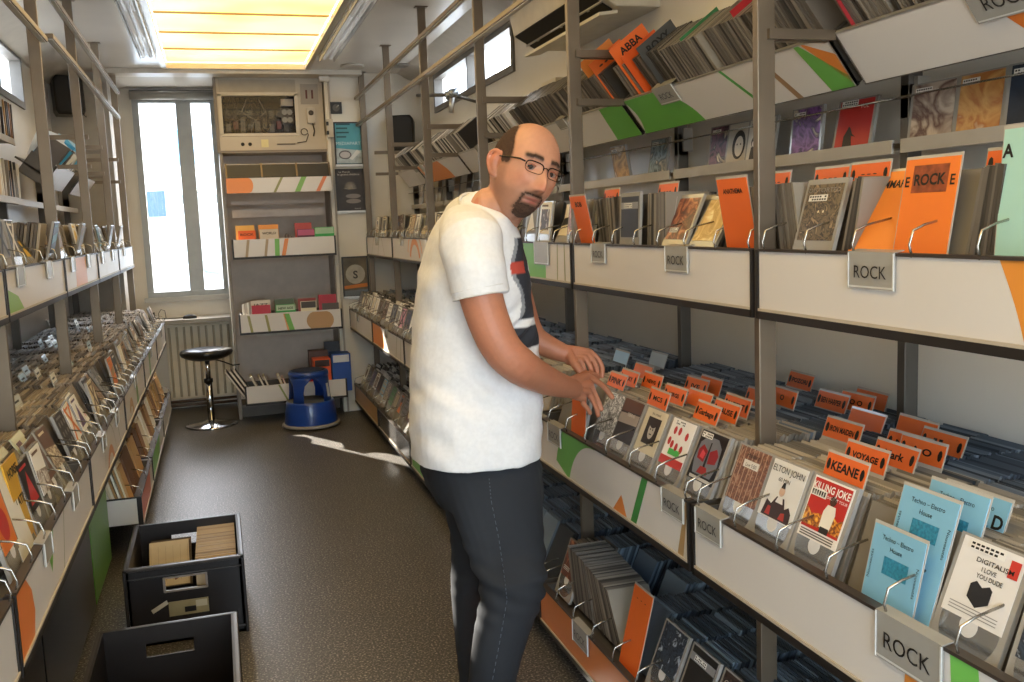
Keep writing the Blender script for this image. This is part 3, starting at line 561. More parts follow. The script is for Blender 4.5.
MID={0:([( '#d98a3c',q4(.69,.735,H,.70,.75)),('#74c05a',q4(.80,.86,H,.79,.845))],[(.012,.115,'ROCK'),(.63,.15,'ROCK')],'nearest waist-high tray on the right, plain white with an orange and a green stripe'),
 1:([('#6aae50',arc(.55,-.08,.22,.34,160,88)),(ORANGE,[(.68,0),(.78,0),(.745,.06)]),('#3f8a42',q4(.80,.835,H,.88,.915)),('#a98a5c',q4(1.07,1.10,H,1.115,1.126))],[(.03,.08,''),(.17,.12,'ROCK'),(1.0,.115,'ROCK')],'waist-high white tray with a broad green arc and orange triangle, where the man browses'),
 2:([(ORANGE,q4(.1,.14,H,.2,.24))],[(.3,.1,'')],'waist-high white tray on the right hidden mostly behind the man'),
 3:([('#8a8a60',q4(.45,.46,H,.52,.53)),('#8a8a60',q4(.6,.61,H,.66,.67))],[(.25,.1,'')],'waist-high white right tray with thin olive lines, just left of the man'),
 4:([('#e08a3a',[(.0,0),(.42,0),(.44,.03),(.43,.08),(.38,.12),(.3,H),(0,H)]),('#8a8a60',q4(.85,.86,H,.92,.93)),('#8a8a60',q4(1.0,1.01,H,1.05,1.06))],[(.52,.1,'')],'waist-high right tray with a rounded orange block at its far end'),
 5:([('#9a9a70',q4(.3,.31,H,.4,.41))],[(.4,.12,'')],'waist-high right tray at the far end, almost plain white')}
UP={0:([('#dd8f3a',q4(.745,.80,.135,.69,.745,.004)),('#7cc661',q4(.885,.94,.135,.79,.85,.004))],[(.325,.13,'ROCK')],'shoulder-high right tray nearest the camera, white with orange and green stripes'),
 1:([],[(.17,.115,'ROCK'),(.70,.13,'ROCK')],'shoulder-high plain white right tray holding two tilted orange cards'),
 2:([('#74b95c',q4(.0,.86,.135,.0,.84,.01)),('#9a9a70',q4(.98,.99,.135,.99,1.0)),('#9a9a70',q4(1.06,1.07,.135,1.06,1.07))],[(.75,.16,'')],'shoulder-high right tray with a green block, right of the man\'s head'),
 3:([(ORANGE,arc(.5,-.05,.16,.2,0,180))],[(.2,.1,'')],'shoulder-high right tray with an orange arch, behind the man\'s back'),
 4:([('#d98a4a',arc(.75,-.03,.13,.17,20,160)),('#e0a26a',arc(.75,-.03,.22,.24,20,160))],[(.3,.1,'')],'shoulder-high right tray with a double orange arch left of the man'),
 5:([('#8a8a60',q4(.2,.21,.135,.35,.36)),('#8a8a60',q4(.5,.51,.135,.6,.61)),('#9a8a60',q4(.8,.81,.135,.7,.71))],[(.45,.12,'')],'farthest shoulder-high right tray with thin slanting olive lines')}
BOT={0:([],[],'floor-level right tray nearest the camera'),
 1:([],[(.33,.13,'ROCK')],'floor-level tray with an all orange front right of the man\'s legs'),
 2:([],[],'floor-level right tray mostly behind the man\'s legs'),
 3:([('#6ab04a',[(.03,.01),(.62,.01),(.45,.05),(.36,.09),(.30,.125),(.03,.125)])],[],'floor-level right tray with a curved green block'),
 4:([],[],'floor-level right tray with a dark grey glossy front'),
 5:([],[],'floor-level right tray with a light brown front at the far end')}
SL={0:([('#d9762f',q4(.50,.60,.134,.40,.49,.0))],[(.39,.17,'ROCK')],'tilted top right tray nearest the camera with an orange slanting band'),
 1:([('#63a848',q4(.0,.42,.134,.0,.27,.03)),('#4f9a4a',q4(.74,.757,.134,.64,.655)),('#9a7a5a',q4(.90,.925,.134,.83,.85)),('#69a94e',[(1.04,0),(1.126,0),(1.126,.03),(1.02,.134),(1.0,.134)]),(ORANGE,[(1.126,.01),(1.126,.09),(1.04,.134),(1.03,.134)])],[(.24,.135,'ROCK')],'tilted top right tray with a large green block at its far end'),
 2:([('#63a848',q4(.92,1.13,.134,.94,1.13))],[(.5,.1,'')],'tilted top right tray with a green near end above the man\'s forehead'),
 3:([],[(.4,.1,'')],'plain white tilted top right tray above the man\'s head'),
 4:([('#d98242',q4(.0,.75,.134,.0,.62,.03))],[(.1,.12,'')],'tilted top right tray with a wide orange block'),
 5:([('#b9b4a8',q4(.5,.51,.134,.56,.57))],[(.6,.1,'')],'farthest tilted top right tray, plain white')}
for k in range(6):
    y0,y1=YP[k],YP[k+1]
    sh,sg,lb=MID[k]; tray(1,.995,y0,y1,.695,.84,sh,lb,.66,sg,W7)
    sh,sg,lb=UP[k]; tray(1,1.165,y0,y1,1.275,1.41,sh,lb,.30,sg,W7)
    sh,sg,lb=BOT[k]; fr={1:pm('#c9763c'),4:mat('#4a4846',.2,var=.05),5:pm('#b08a5a'),2:pm('#c9763c')}.get(k)
    tray(1,1.0,y0,y1,.10,.23,sh,lb,.66,sg,W7[::1] if k<4 else W7[::2],front=fr)
HL=.135
def mir(sh): return sh
LM={0:([('#d9793a',[(.0,0),(.14,0),(.17,.05),(.155,.10),(.10,.145),(.0,.145)]),('#6fae4a',[(.34,.145),(.40,.05),(.46,.145),(.44,.145),(.40,.09),(.36,.145)]),('#9a9a80',q4(.55,.56,.145,.62,.63))],'waist-high left tray with an orange rounded shape at its near end'),
 1:([('#c98a5a',arc(.55,-.06,.10,.13,25,155)),('#8a8a70',arc(.55,-.06,.20,.205,25,155)),('#8a8a70',q4(.9,.91,.145,.8,.81))],'second waist-high left tray with a small orange arch'),
 2:([('#b98a4a',arc(.3,-.03,.08,.12,0,140)),('#6a9a50',q4(.6,.7,.145,.6,.68))],'third waist-high left tray with a small gold arch'),
 3:([('#6a9a50',q4(.4,.5,.145,.4,.5))],'fourth waist-high left tray towards the rear window'),
 4:([],'farthest waist-high left tray by the rear window')}
LU={0:([],'nearest shoulder-high left tray partly outside the photo'),
 1:([('#86b04e',[(.0,0),(.25,0),(.16,.05),(.0,.08)])],'shoulder-high cream left tray with a green corner at its near end'),
 2:([('#e0a478',q4(.30,.68,HL,.32,.68))],'shoulder-high left tray with a pale orange block'),
 3:([('#c8c0b0',arc(.6,-.02,.2,.21,10,170))],'shoulder-high left tray with thin curved lines, third from the camera'),
 4:([],'shoulder-high left tray farthest from the camera, plain')}
for k in range(5):
    y0,y1=YL[k+1],YL[k+2]
    sh,lb=LM[k]; tray(-1,-.42,y0,y1,.675,.82,sh,lb,.6,[(.3,.1,''),(.75,.1,'')] if k<2 else [(.5,.1,'')],W7)
    sh,lb=LU[k]; tray(-1,-.60,y0,y1,1.275,1.41,sh,lb,.30,[(.15,.12,''),(.7,.12,'')] if k!=4 else [(.3,.1,'')],W7[::2])
y=YL[0]; tray(-1,-.42,YL[0],YL[1],.675,.82,[],'waist-high left tray at the very edge beside the camera',.6,[],W7)
LB=[(4.62,YL[4],[('#c8683c',q4(.0,.6,.125,.0,.6))],'first floor-level left tray with an orange front behind the black crate'),
    (YL[4],YL[5],[('#6fae4a',q4(.05,.6,.125,.05,.75)) ],'second floor-level left tray with a green front'),
    (YL[5],YL[6],[],'farthest floor-level left tray, white front')]
for y0,y1,sh,lb in LB:
    t=tray(-1,-.42,y0,y1,.16,.285,sh,lb,.50,[],[w_ for w_ in W7[::2] if w_<y1-y0])
    g=MB(); L=y1-y0-.034; g.box(-.30,-.004,-L/2-.006,-L/2-.0005,.004,.125,FRONT); g.box(-.30,0,-L/2-.008,-L/2+.002,.125,.131,TRIM); g.obj('end_panel',t)
for k,(c,y0,y1,lb) in enumerate((('#1d1a18',YL[1]+.0,2.90,'black cupboard door below the nearest left tray'),('#1b1817',2.91,3.98,'black cupboard door with a small metal catch behind the crates'),('#5f9a3c',3.99,4.58,'green cupboard door panel behind the black crate'))):
    e=empty('cupboard',(-.56,(y0+y1)/2,0)); tag(e,lb,'cupboard'); L=y1-y0
    g=MB(); g.box(-.45,-.014,-L/2+.004,L/2-.004,.03,.66,BLACK if k<2 else mat('#4a4540')); g.obj('body',e)
    g=MB(); g.box(-.014,0,-L/2+.004,L/2-.004,.035,.655,mat(c,.28,var=.05)); d=g.obj('door',e,.002)
    if k==1: 
        q=MB(); q.tube([(.003,-L/2+.08,.47),(.014,-L/2+.08,.46),(.014,-L/2+.09,.42),(.004,-L/2+.1,.42)],.006,ALU,8); q.box(0,.004,-L/2+.05,-L/2+.11,.43,.48,ALU); q.obj('catch',d)
# sloped top trays on the right
A=rad(37.5); TT=V((math.sin(A),0,-math.cos(A))); NN=V((math.cos(A),0,math.sin(A)))
def slope_tray(side,y0,y1,shapes,signs,label,P0=(1.362,1.885)):
    s=side; x0=P0[0] if s>0 else .57-P0[0]
    t=empty('display_tray',(x0,(y0+y1)/2,P0[1])); t['label']=label; t['category']='tray'; L=y1-y0-.03
    tt=V((TT.x*s,0,TT.z)); nn=V((NN.x*s,0,NN.z)); h=.134
    g=MB(); o=tt*h+V((0,s*L/2,0)); u=V((0,-s,0)); v=-tt
    g.ob(o,u*L,v*h,nn*.008,FRONT)
    for c,q in shapes: g.pp(o,u,v,[(min(max(a,0),L),min(max(b,0),h)) for a,b in q],pm(c))
    g.obj('front_panel',t)
    g=MB(); base=tt*(h*.55)
    g.ob(base+V((0,-L/2,0))+nn*.009,V((0,L,0)),nn*.19,tt*.01,STEELD); g.ob(tt*h+V((0,-L/2,0))+nn*.009,V((0,L,0)),nn*.1,-tt*.004,STEELD)
    for yy in (-L/2,L/2-.006): g.ob(V((0,yy,0)),V((0,.006,0)),nn*.15,tt*h,STEELD)
    g.ob(V((0,-L/2,0))-tt*.004,V((0,L,0)),nn*.012,tt*.006,ALU)
    g.ob(tt*h+V((0,-L/2,0)),V((0,L,0)),nn*.010,tt*.003,STEELD); g.obj('tray_box',t)
    for yy in (-L/2,L/2):
        g=MB(); g.box(min(0,-s*.17),max(0,-s*.17),yy-.006,yy+.006,-.012,.010,STEEL) if yy==L/2 else g.box(min(0,-s*.17),max(0,-s*.17),yy-.006,yy+.006,-.012,.010,STEEL); g.obj('support_arm',t)
        g=MB(); g.box(min(s*.0,-s*.17),max(s*.08,-s*.17),yy-.006,yy+.006,.145,.17,STEEL) if s>0 else g.box(-.08,.17,yy-.006,yy+.006,.145,.17,STEEL); g.obj('upper_arm',t)
    for sa,sw,tx in signs:
        sh=sw*.45; g=MB(); oo=o+u*sa+v*(h-sh+.012)-nn*.006
        g.ob(oo,u*sw,v*sh,nn*.003,SIGN); g.pp(oo,u,v,[(.003,.003),(sw-.003,.003),(sw-.003,.006),(.003,.006)],SIGNE); g.ob(oo+v*sh,u*sw,nn*.03,v*.002,SIGN)
        g.ob(oo+u*(sw-.003),u*.003,v*sh,-nn*.002,SIGNE)
        if tx: g.text(tx,oo+u*(sw/2)+v*(sh*.3)-nn*.001,u,v,sh*.5,INK)
        g.obj('label_holder',t)
for k in range(6):
    sh,sg,lb=SL[k]; slope_tray(1,YP[k],YP[k+1]-(.45 if k==5 else 0),sh,sg,lb)
slope_tray(-1,5.75,6.45,[('#b9b6b0',q4(.3,.305,.134,.3,.305)),('#6f8f50',q4(.72,.85,.134,.72,.85))],[],'tilted left tray with blue and white booklets')
slope_tray(-1,6.75,7.5,[],[],'far tilted left tray, grey and empty')
# face-out ledges
def ledge(side,X,y0,y1,z,label,d=.07):
    s=side; t=empty('ledge_shelf',(X,(y0+y1)/2,z)); tag(t,label,'shelf'); L=y1-y0-.03
    g=MB(); a,b=sorted((0,s*d)); g.box(a,b,-L/2,L/2,-.012,0,STEEL); a,b=sorted((-s*.002,s*.006)); g.box(a,b,-L/2,L/2,-.024,.008,mat('#a5a19b',.4,var=.04)); g.obj('shelf_board',t)
    if side>0:
        g=MB(); g.tube([(-.02,-L/2-.01,.10),(-.02,L/2+.01,.10)],.0025,WIRE,6); 
        for q in (-L/2,L/2): g.tube([(-.02,q,.10),(s*d,q,.11)],.0025,WIRE,6)
        g.obj('guard_wire',t)
        for q in (-L/2,L/2): g=MB(); g.box(s*d*.5,s*d,q-.012,q+.012,.07,.15,ALU); g.obj('wire_bracket',t)
for k in range(6): ledge(1,1.545,YP[k],YP[k+1],1.645,'narrow grey steel ledge on the right wall for face-out covers, %s'%names[k])
ledge(-1,-.93,YL[2],YL[4],1.70,'lower grey ledge with booklets on the near left wall',.1); ledge(-1,-.93,YL[2],YL[4],1.995,'upper grey ledge with red and white booklets on the near left wall',.1)
ledge(-1,-.95,YL[4],YL[6],1.70,'grey ledge on the far left wall',.08)
# ------------------------------------------------------------------ discs
PAL={'beige':['#8f887c','#a59c8e','#7b756b','#b3aa9b','#6c675f','#9b9386','#8a8379'],
 'steel':['#4a535c','#5c6670','#3c434b','#6d7781','#525b64','#343b42','#7c848a'],
 'blue':['#4c5863','#35404a','#61707d','#414c56','#71808b','#2a3138'],
 'dark':['#665f56','#7d756a','#4c463e','#8d8578','#6f685e','#3b3731'],
 'tan':['#8a7d6c','#74695b','#a09280','#5f564b','#b0a490','#544c43','#948874'],
 'mix':['#d8d4cc','#3a3632','#8a837a','#2a2725','#b8b0a4','#5c5650','#efece6'],
 'warm':['#d8c6a2','#e8dcc2','#b08850','#8a6038','#f0e8d8','#c49a62','#6a4a30']}
PM={k:rampmat('sleeve_'+k,v,.42,.4) for k,v in PAL.items()}
SWD,STH,SHT=.136,.0066,.19
protos={}
def body_mesh(pal,th):
    k=(pal,th)
    if k not in protos:
        g=MB(); g.box(-SWD/2,SWD/2,0,th,0,SHT,PM[pal]); protos[k]=g.mesh('sleeve_'+pal)
    return protos[k]
RECS=[]
def frameM(side,pos,lean,yaw=0,roll=0,sx=1,sz=1):
    return Matrix.Translation(V(pos))@Matrix.Rotation(rad(-90 if side>0 else 90)+yaw,4,'Z')@Matrix.Rotation(-lean,4,'X')@Matrix.Rotation(roll,4,'Y')@Matrix.Diagonal((sx,1,sz,1))
def column(side,yc,x0,x1,zf,pal,lab,tier,pitch=.0086,lean=20,pal2=None,split=.5,jz=.003,step=0,gaps=True):
    x=x0; n=0; d=abs(x1-x0); cur=rad(lean+R.uniform(-2,2)); nxt=R.randint(8,22); off=R.uniform(-.004,.004)
    while x<d+abs(x0)*0 + x0 if False else (x-x0)<d:
        f=(x-x0)/d
        if gaps and n>=nxt:
            n=0; nxt=R.randint(8,24); x+=R.uniform(.003,.014); cur=rad(max(4,lean+R.uniform(-4,3))); off=R.uniform(-.004,.004)
        p=pal2 if (pal2 and f>split+R.uniform(-.05,.05)) else pal
        z=zf+step*f+R.uniform(-jz,jz)
        X=side*x if side>0 else -x
        th=STH if pitch<.011 else pitch*.78
        RECS.append((frameM(side,(X,yc+off+R.uniform(-.0015,.0015),z),cur,R.uniform(-.01,.01),R.uniform(-.006,.006)),p,th,lab,tier))
        x+=pitch; n+=1
# cover designs -------------------------------------------------
CN={'black':'#1a1818','navy':'#1f2a44','white':'#e6e3dd','cream':'#d9cdb0','red':'#b52a26','grey':'#7c7b79','brown':'#5c4030','teal':'#2f6a70','yellow':'#d9b13c','pink':'#c98a9a','green':'#4a7a44','purple':'#4c3462','sepia':'#9a7a54','sky blue':'#8ab4cc','orange':'#d0702c'}
ARTS={}
def art(c1,c2,c3='#d8d0c4',sc_=28):
    k=(c1,c2,c3,sc_)
    if k not in ARTS: ARTS[k]=artmat('art_%d'%len(ARTS),[CN.get(c1,c1),CN.get(c2,c2),CN.get(c1,c1),CN.get(c3,c3)],sc_)
    return ARTS[k]
def flat(c): return mat(CN.get(c,c),.4,var=.03)
BW,BH=.122,.122
O0=V((-BW/2,-.0012,0)); UX=V((1,0,0)); UZ=V((0,0,1))
MOT=['a large disc','upright stripes','a portrait shape','a broad band','a split field','a triangle','scattered dots','a mottled picture','a framed picture','crossing bars']
def draw(g,bg,fg,motif,z0):
    o=V((-BW/2,-.0012,z0)); f=flat(fg)
    def P(q,m,l=.0005): g.pp(o,UX,UZ,[(a*BW,b*BH) for a,b in q],m,l)
    g.ob(o,UX*BW,UZ*BH,V((0,.001,0)),art(bg,fg) if motif=='a mottled picture' else flat(bg))
    if motif=='a large disc': g.disc(o,UX,UZ,(BW*.5,BH*.45),BW*.3,f,.0005)
    elif motif=='upright stripes': [P([(a,.08),(a+.08,.08),(a+.08,.8),(a,.8)],f) for a in (.12,.3,.48,.66,.82)]
    elif motif=='a portrait shape':
        g.disc(o,UX,UZ,(BW*.5,BH*.56),BW*.17,f,.0006,ry=BH*.21); P([(.15,.0),(.85,.0),(.75,.22),(.58,.32),(.42,.32),(.25,.22)],f)
        g.disc(o,UX,UZ,(BW*.5,BH*.66),BW*.18,flat('black'),.0007,ry=BH*.12)
    elif motif=='a broad band': P([(0,.3),(1,.42),(1,.68),(0,.56)],f)
    elif motif=='a split field': P([(0,0),(1,0),(1,.45),(0,.55)],art(fg,bg))
    elif motif=='a triangle': P([(.12,.12),(.88,.12),(.5,.8)],f)
    elif motif=='scattered dots': [g.disc(o,UX,UZ,(BW*(.2+.3*(i%3)),BH*(.2+.26*(i//3))),BW*.08,f,.0005,n=10) for i in range(9)]
    elif motif=='a framed picture': P([(.12,.12),(.88,.12),(.88,.78),(.12,.78)],art(fg,'black'))
    elif motif=='crossing bars': P([(.0,.1),(.12,0),(1,.9),(.88,1)],f); P([(.88,0),(1,.1),(.12,1),(0,.9)],f)
    if motif!='a mottled picture': P([(.1,.86),(.7,.86),(.7,.92),(.1,.92)],f)
CLEAR=mat('#9d9a94',.12,var=.03,name='sleeve_clear',coat=.4)
DISCM=mat('#b9bcc0',.15,metal=.8,var=0,name='disc_silver')
def sleeve_mesh(g,th=.009): g.box(-SWD/2-.002,SWD/2+.002,0,th,0,SHT+.004,CLEAR)
def side_pack(side,y0,y1,xc,zf,lean,pal,lab,tier,pitch=.0088,fan=0):
    y=y0; n=0; N=max(1,int((y1-y0)/pitch))
    while y<y1:
        a=rad(lean+fan*(n/N-.5))
        M=Matrix.Translation((side*xc,y,zf+R.uniform(-.002,.002)))@Matrix.Rotation(a,4,'X')@Matrix.Rotation(R.uniform(-.03,.03),4,'Z')
        RECS.append((M,pal,STH,lab,tier)); y+=pitch; n+=1
def cover_cd(M,label,drawfn,disc=True,z0=.068,group=None):
    g=MB(); sleeve_mesh(g); o=g.obj('compact_disc'); o.matrix_world=M; tag(o,label,'CD',group)
    g=MB(); drawfn(g,z0); g.obj('booklet',o)
    if disc:
        g=MB(); g.disc((0,-.0003,0),UX,UZ,(0,.061),.058,DISCM,.0003,n=28); g.disc((0,-.0003,0),UX,UZ,(0,.061),.018,flat('#cfcfcf'),.0006,n=16); g.obj('disc',o)
    COVERS.append(o); return o
COVERS=[]
def strip(g,z0,w=.06,x=-.055,z=.108,rows=2,c='#e4e2dc'):
    o=V((x,-.0012,z0+z)); g.pp(o,UX,UZ,[(0,0),(w,0),(w,.014),(0,.014)],flat(c),.0012)
    for i in range(rows):
        for j in range(7): 
            if R.random()<.8: a=.003+j*w/7.5; g.pp(o,UX,UZ,[(a,.002+.006*i),(a+w/11,.002+.006*i),(a+w/11,.0055+.006*i),(a,.0055+.006*i)],INK,.0016)
used=set()
MUT=['black','white','grey','cream','sepia','brown','navy','black','white','grey']
def rnd_design():
    while True:
        u_=R.random(); bg=R.choice(MUT) if u_<.9 else R.choice(list(CN)); fg=R.choice([c for c in (MUT if R.random()<.75 else list(CN)) if c!=bg]); mt=R.choice(MOT)
        if (bg,fg,mt) in used: continue
        used.add((bg,fg,mt)); used.add((bg,mt)); return bg,fg,mt
def rnd_cover(side,yc,x,z,lean,where,disc=False):
    bg,fg,mt=rnd_design(); 
    M=frameM(side,(x,yc,z),rad(lean),R.uniform(-.02,.02),R.uniform(-.02,.02))
    if not inframe(M@V((0,0,.1)),10): return None
    art_='an' if bg[0] in 'aeiou' else 'a'
    txt='CD with %s %s cover showing %s in %s, %s'%(art_,bg,mt,fg,where.replace('front of the ','').replace('on the ',''))
    cover_cd(M,txt,lambda g,z0:draw(g,bg,fg,mt,z0),disc); return '%s cover with %s'%(bg,mt)
# custom covers for the near waist-high tray
def d_bricks(g,z):
    o=V((-BW/2,-.0012,z)); g.ob(o,UX*BW,UZ*BH,V((0,.001,0)),art('#8a5a44','#5c3c30','#a88a74',60))
    for i in range(7): g.pp(o,UX,UZ,[(.004+i*.0172,0),(.0065+i*.0172,0),(.0065+i*.0172,BH),(.004+i*.0172,BH)],flat('#b79a84'),.0005)
    g.pp(o,UX,UZ,[(.03,.078),(.09,.078),(.09,.095),(.03,.095)],flat('#d9d4cc'),.0008); g.text('Live 5:00',(0,-.0014,z+.081),UX,UZ,.012,INK,.001); g.text('Pressure',(0,-.0014,z+.102),UX,UZ,.014,INK,.001)
def d_elton(g,z):
    o=V((-BW/2,-.0012,z)); g.ob(o,UX*BW,UZ*BH,V((0,.001,0)),flat('#d8d6d2')); g.text('ELTON JOHN',(0,-.0014,z+.098),UX,UZ,.019,INK,.001,width=.11)
    g.text('60 MIN',(-.005,-.0014,z+.080),UX,UZ,.012,INK,.001,width=.04)
    def P(q,c,l=.0008): g.pp(o,UX,UZ,[(a*BW,b*BH) for a,b in q],flat(c),l)
    P([(.1,.02),(.92,.02),(.9,.2),(.8,.3),(.7,.24),(.62,.4),(.4,.4),(.3,.25),(.15,.3)],'#3a2a2a'); P([(.2,.05),(.35,.05),(.32,.2),(.24,.2)],'#a83830',.001); P([(.6,.05),(.78,.05),(.74,.18),(.64,.16)],'#a83830',.001)
    g.disc(o,UX,UZ,(.5*BW,.5*BH),.010,flat('#c9a890'),.0012,n=12); P([(.44,.56),(.56,.56),(.53,.66),(.47,.66)],'#2b2b2b',.0012); P([(.4,.3),(.46,.45),(.55,.45),(.62,.3)],'#d8d4d0',.0012)
def d_joke(g,z):
    o=V((-BW/2,-.0012,z)); g.ob(o,UX*BW,UZ*BH,V((0,.001,0)),flat('#ebe6df'))
    def P(q,m,l=.0008): g.pp(o,UX,UZ,[(a*BW,b*BH) for a,b in q],m,l)
    P([(.03,.16),(.97,.16),(.97,.97),(.03,.97)],flat('#b8281e'),.0005); g.text('KILLING JOKE',(0,-.0014,z+.097),UX,UZ,.0205,flat('#f2efe8'),.0012,width=.112,bold=.02)
    g.text('ABSOLUTE DISSENT TOUR',(0,-.0014,z+.086),UX,UZ,.008,flat('#f2efe8'),.0012,width=.11)
    P([(.03,.68),(.42,.68),(.42,.8),(.03,.8)],flat('#e8e4dc'),.001)
    for j in range(6): P([(.05+.06*j,.70),(.09+.06*j,.70),(.09+.06*j,.78),(.05+.06*j,.78)],INK,.0014)
    P([(.03,.2),(.5,.22),(.97,.2),(.97,.48),(.85,.42),(.7,.5),(.6,.4),(.4,.44),(.2,.4),(.03,.5)],art('#d98a2a','#5c1c14','#f0c050',60),.0008)
    P([(.47,.24),(.73,.24),(.76,.5),(.72,.62),(.52,.62),(.46,.5)],flat('#e6dfd0'),.0012); g.disc(o,UX,UZ,(.62*BW,.7*BH),.010,flat('#4a2f24'),.0014,n=12); P([(.50,.16),(.72,.16),(.72,.26),(.50,.26)],flat('#2b2624'),.0014)
    for j in range(3): P([(.06,.03+.04*j),(.9,.03+.04*j),(.9,.05+.04*j),(.06,.05+.04*j)],flat('#5b544c'),.0008)
def d_digi(g,z):
    o=V((-BW/2,-.0012,z)); g.ob(o,UX*BW,UZ*BH,V((0,.001,0)),flat('#dedbd8')); strip(g,z,.07,-.045,.105)
    g.text('DIGITALISM',(.012,-.0014,z+.090),UX,UZ,.0105,INK,.001,width=.072,bold=.01); g.text('I LOVE',(.005,-.0014,z+.078),UX,UZ,.010,INK,.001,bold=.01); g.text('YOU DUDE',(.01,-.0014,z+.067),UX,UZ,.010,INK,.001,bold=.01)
    g.pp(o,UX,UZ,[(.061,.022),(.083,.034),(.083,.056),(.076,.061),(.063,.055),(.05,.062),(.040,.055),(.040,.034)],flat('#26272b'),.0008)
    for j in range(3): g.pp(o,UX,UZ,[(.012,.008+.005*j),(.108,.008+.005*j),(.108,.0095+.005*j),(.012,.0095+.005*j)],flat('#8a8884'),.0008)
    g.pp(o,UX,UZ,[(.098,.085),(.117,.085),(.117,.112),(.098,.112)],flat('#c0392f'),.001)
def d_mask(g,z):
    o=V((-BW/2,-.0012,z)); g.ob(o,UX*BW,UZ*BH,V((0,.001,0)),flat('#141214'))
    def P(q,c,l=.0008): g.pp(o,UX,UZ,[(a*BW,b*BH) for a,b in q],flat(c),l)
    P([(.15,.12),(.85,.12),(.95,.4),(.9,.75),(.7,.9),(.3,.9),(.1,.75),(.05,.4)],'#6d7078',.0005); P([(.15,.42),(.42,.38),(.46,.62),(.25,.72),(.12,.6)],'#8e1f24'); P([(.85,.42),(.58,.38),(.54,.62),(.75,.72),(.88,.6)],'#8e1f24'); P([(.3,.15),(.7,.15),(.62,.3),(.38,.3)],'#9a2c2c'); P([(.22,.46),(.38,.44),(.4,.56),(.27,.62)],'#c9444a',.001); P([(.46,.3),(.54,.3),(.52,.8),(.48,.8)],'#1b1a1c',.001)
    strip(g,z,.05,-.055,.104); P([(.1,.02),(.9,.02),(.9,.08),(.1,.08)],'#b9b4ae')
def d_dots(g,z):
    o=V((-BW/2,-.0012,z)); g.ob(o,UX*BW,UZ*BH,V((0,.001,0)),flat('#e8e4de'))
    for a,b in ((.25,.75),(.45,.76),(.78,.70),(.3,.45),(.5,.42),(.72,.4),(.15,.5)): g.disc(o,UX,UZ,(a*BW,b*BH),.008,flat('#b8322e'),.0008,n=12,ry=.011)
    g.pp(o,UX,UZ,[(.03,.028),(.09,.028),(.09,.044),(.03,.044)],flat('#4caf50'),.0008); g.pp(o,UX,UZ,[(0,0),(BW,0),(BW,.022),(0,.022)],flat('#c03a34'),.0008); strip(g,z,.05,-.04,.106)
def d_face(g,z):
    o=V((-BW/2,-.0012,z)); g.ob(o,UX*BW,UZ*BH,V((0,.001,0)),flat('#cfc4a8')); g.pp(o,UX,UZ,[(.025,.025),(.1,.025),(.1,.1),(.025,.1)],flat('#2a2522'),.0005)
    g.disc(o,UX,UZ,(.063,.066),.018,flat('#b8b0a2'),.0008,ry=.026); g.disc(o,UX,UZ,(.063,.083),.019,flat('#2b2622'),.001,ry=.012); 
    for a in (.056,.070): g.disc(o,UX,UZ,(a,.067),.003,INK,.0012,n=8)
    g.pp(o,UX,UZ,[(.055,.052),(.071,.052),(.069,.055),(.057,.055)],INK,.0012); g.text('the crowd',(0,-.0014,z+.106),UX,UZ,.012,INK,.001)
def d_sunset(g,z):
    o=V((-BW/2,-.0012,z)); g.ob(o,UX*BW,UZ*BH,V((0,.001,0)),flat('#2e2726')); g.pp(o,UX,UZ,[(0,.05),(BW,.055),(BW,.085),(0,.08)],flat('#a09488'),.0005); g.pp(o,UX,UZ,[(0,.085),(BW,.09),(BW,BH),(0,BH)],flat('#5c3c2e'),.0005); g.text('TERRAS',(.01,-.0014,z+.075),UX,UZ,.014,flat('#e2dcd0'),.001)
def d_crowd(g,z):
    o=V((-BW/2,-.0012,z)); g.ob(o,UX*BW,UZ*BH,V((0,.001,0)),art('#c9c4bc','#4a4642','#e8e4de',70)); strip(g,z)
def d_monster(g,z):
    o=V((-BW/2,-.0012,z)); g.ob(o,UX*BW,UZ*BH,V((0,.001,0)),art('#2b2724','#7a6a54','#a08a6c',45)); g.text('DISTORTED',(0,-.0014,z+.104),UX,UZ,.014,flat('#8f8a84'),.001,width=.11); strip(g,z,.065,-.05,.085)
    for a in (.055,.072): g.disc(o,UX,UZ,(a,.062),.003,flat('#e8dcc0'),.001,n=8)
def d_blackalb(g,z):
    o=V((-BW/2,-.0012,z)); g.ob(o,UX*BW,UZ*BH,V((0,.001,0)),flat('#2a2827')); g.pp(o,UX,UZ,[(0,.085),(BW,.085),(BW,.105),(0,.105)],flat('#8a8a8c'),.0005); strip(g,z,.06,-.04,.088)
def d_spring(g,z):
    o=V((-BW/2,-.0012,z)); g.ob(o,UX*BW,UZ*BH,V((0,.001,0)),art('#2a2122','#4a3a34','#6a5a4c',30)); g.text('Offspring',(0,-.0014,z+.088),UX,UZ,.022,flat('#c9c0b4'),.001,width=.1)
def d_gold(g,z):
    o=V((-BW/2,-.0012,z)); g.ob(o,UX*BW,UZ*BH,V((0,.001,0)),art('#d8b878','#b8924c','#efe0b0',18))
def d_redpic(g,z):
    o=V((-BW/2,-.0012,z)); g.ob(o,UX*BW,UZ*BH,V((0,.001,0)),art('#8a4a34','#4a2a24','#c88a60',25)); strip(g,z,.05,-.05,.02)
wh='nearest right tray'
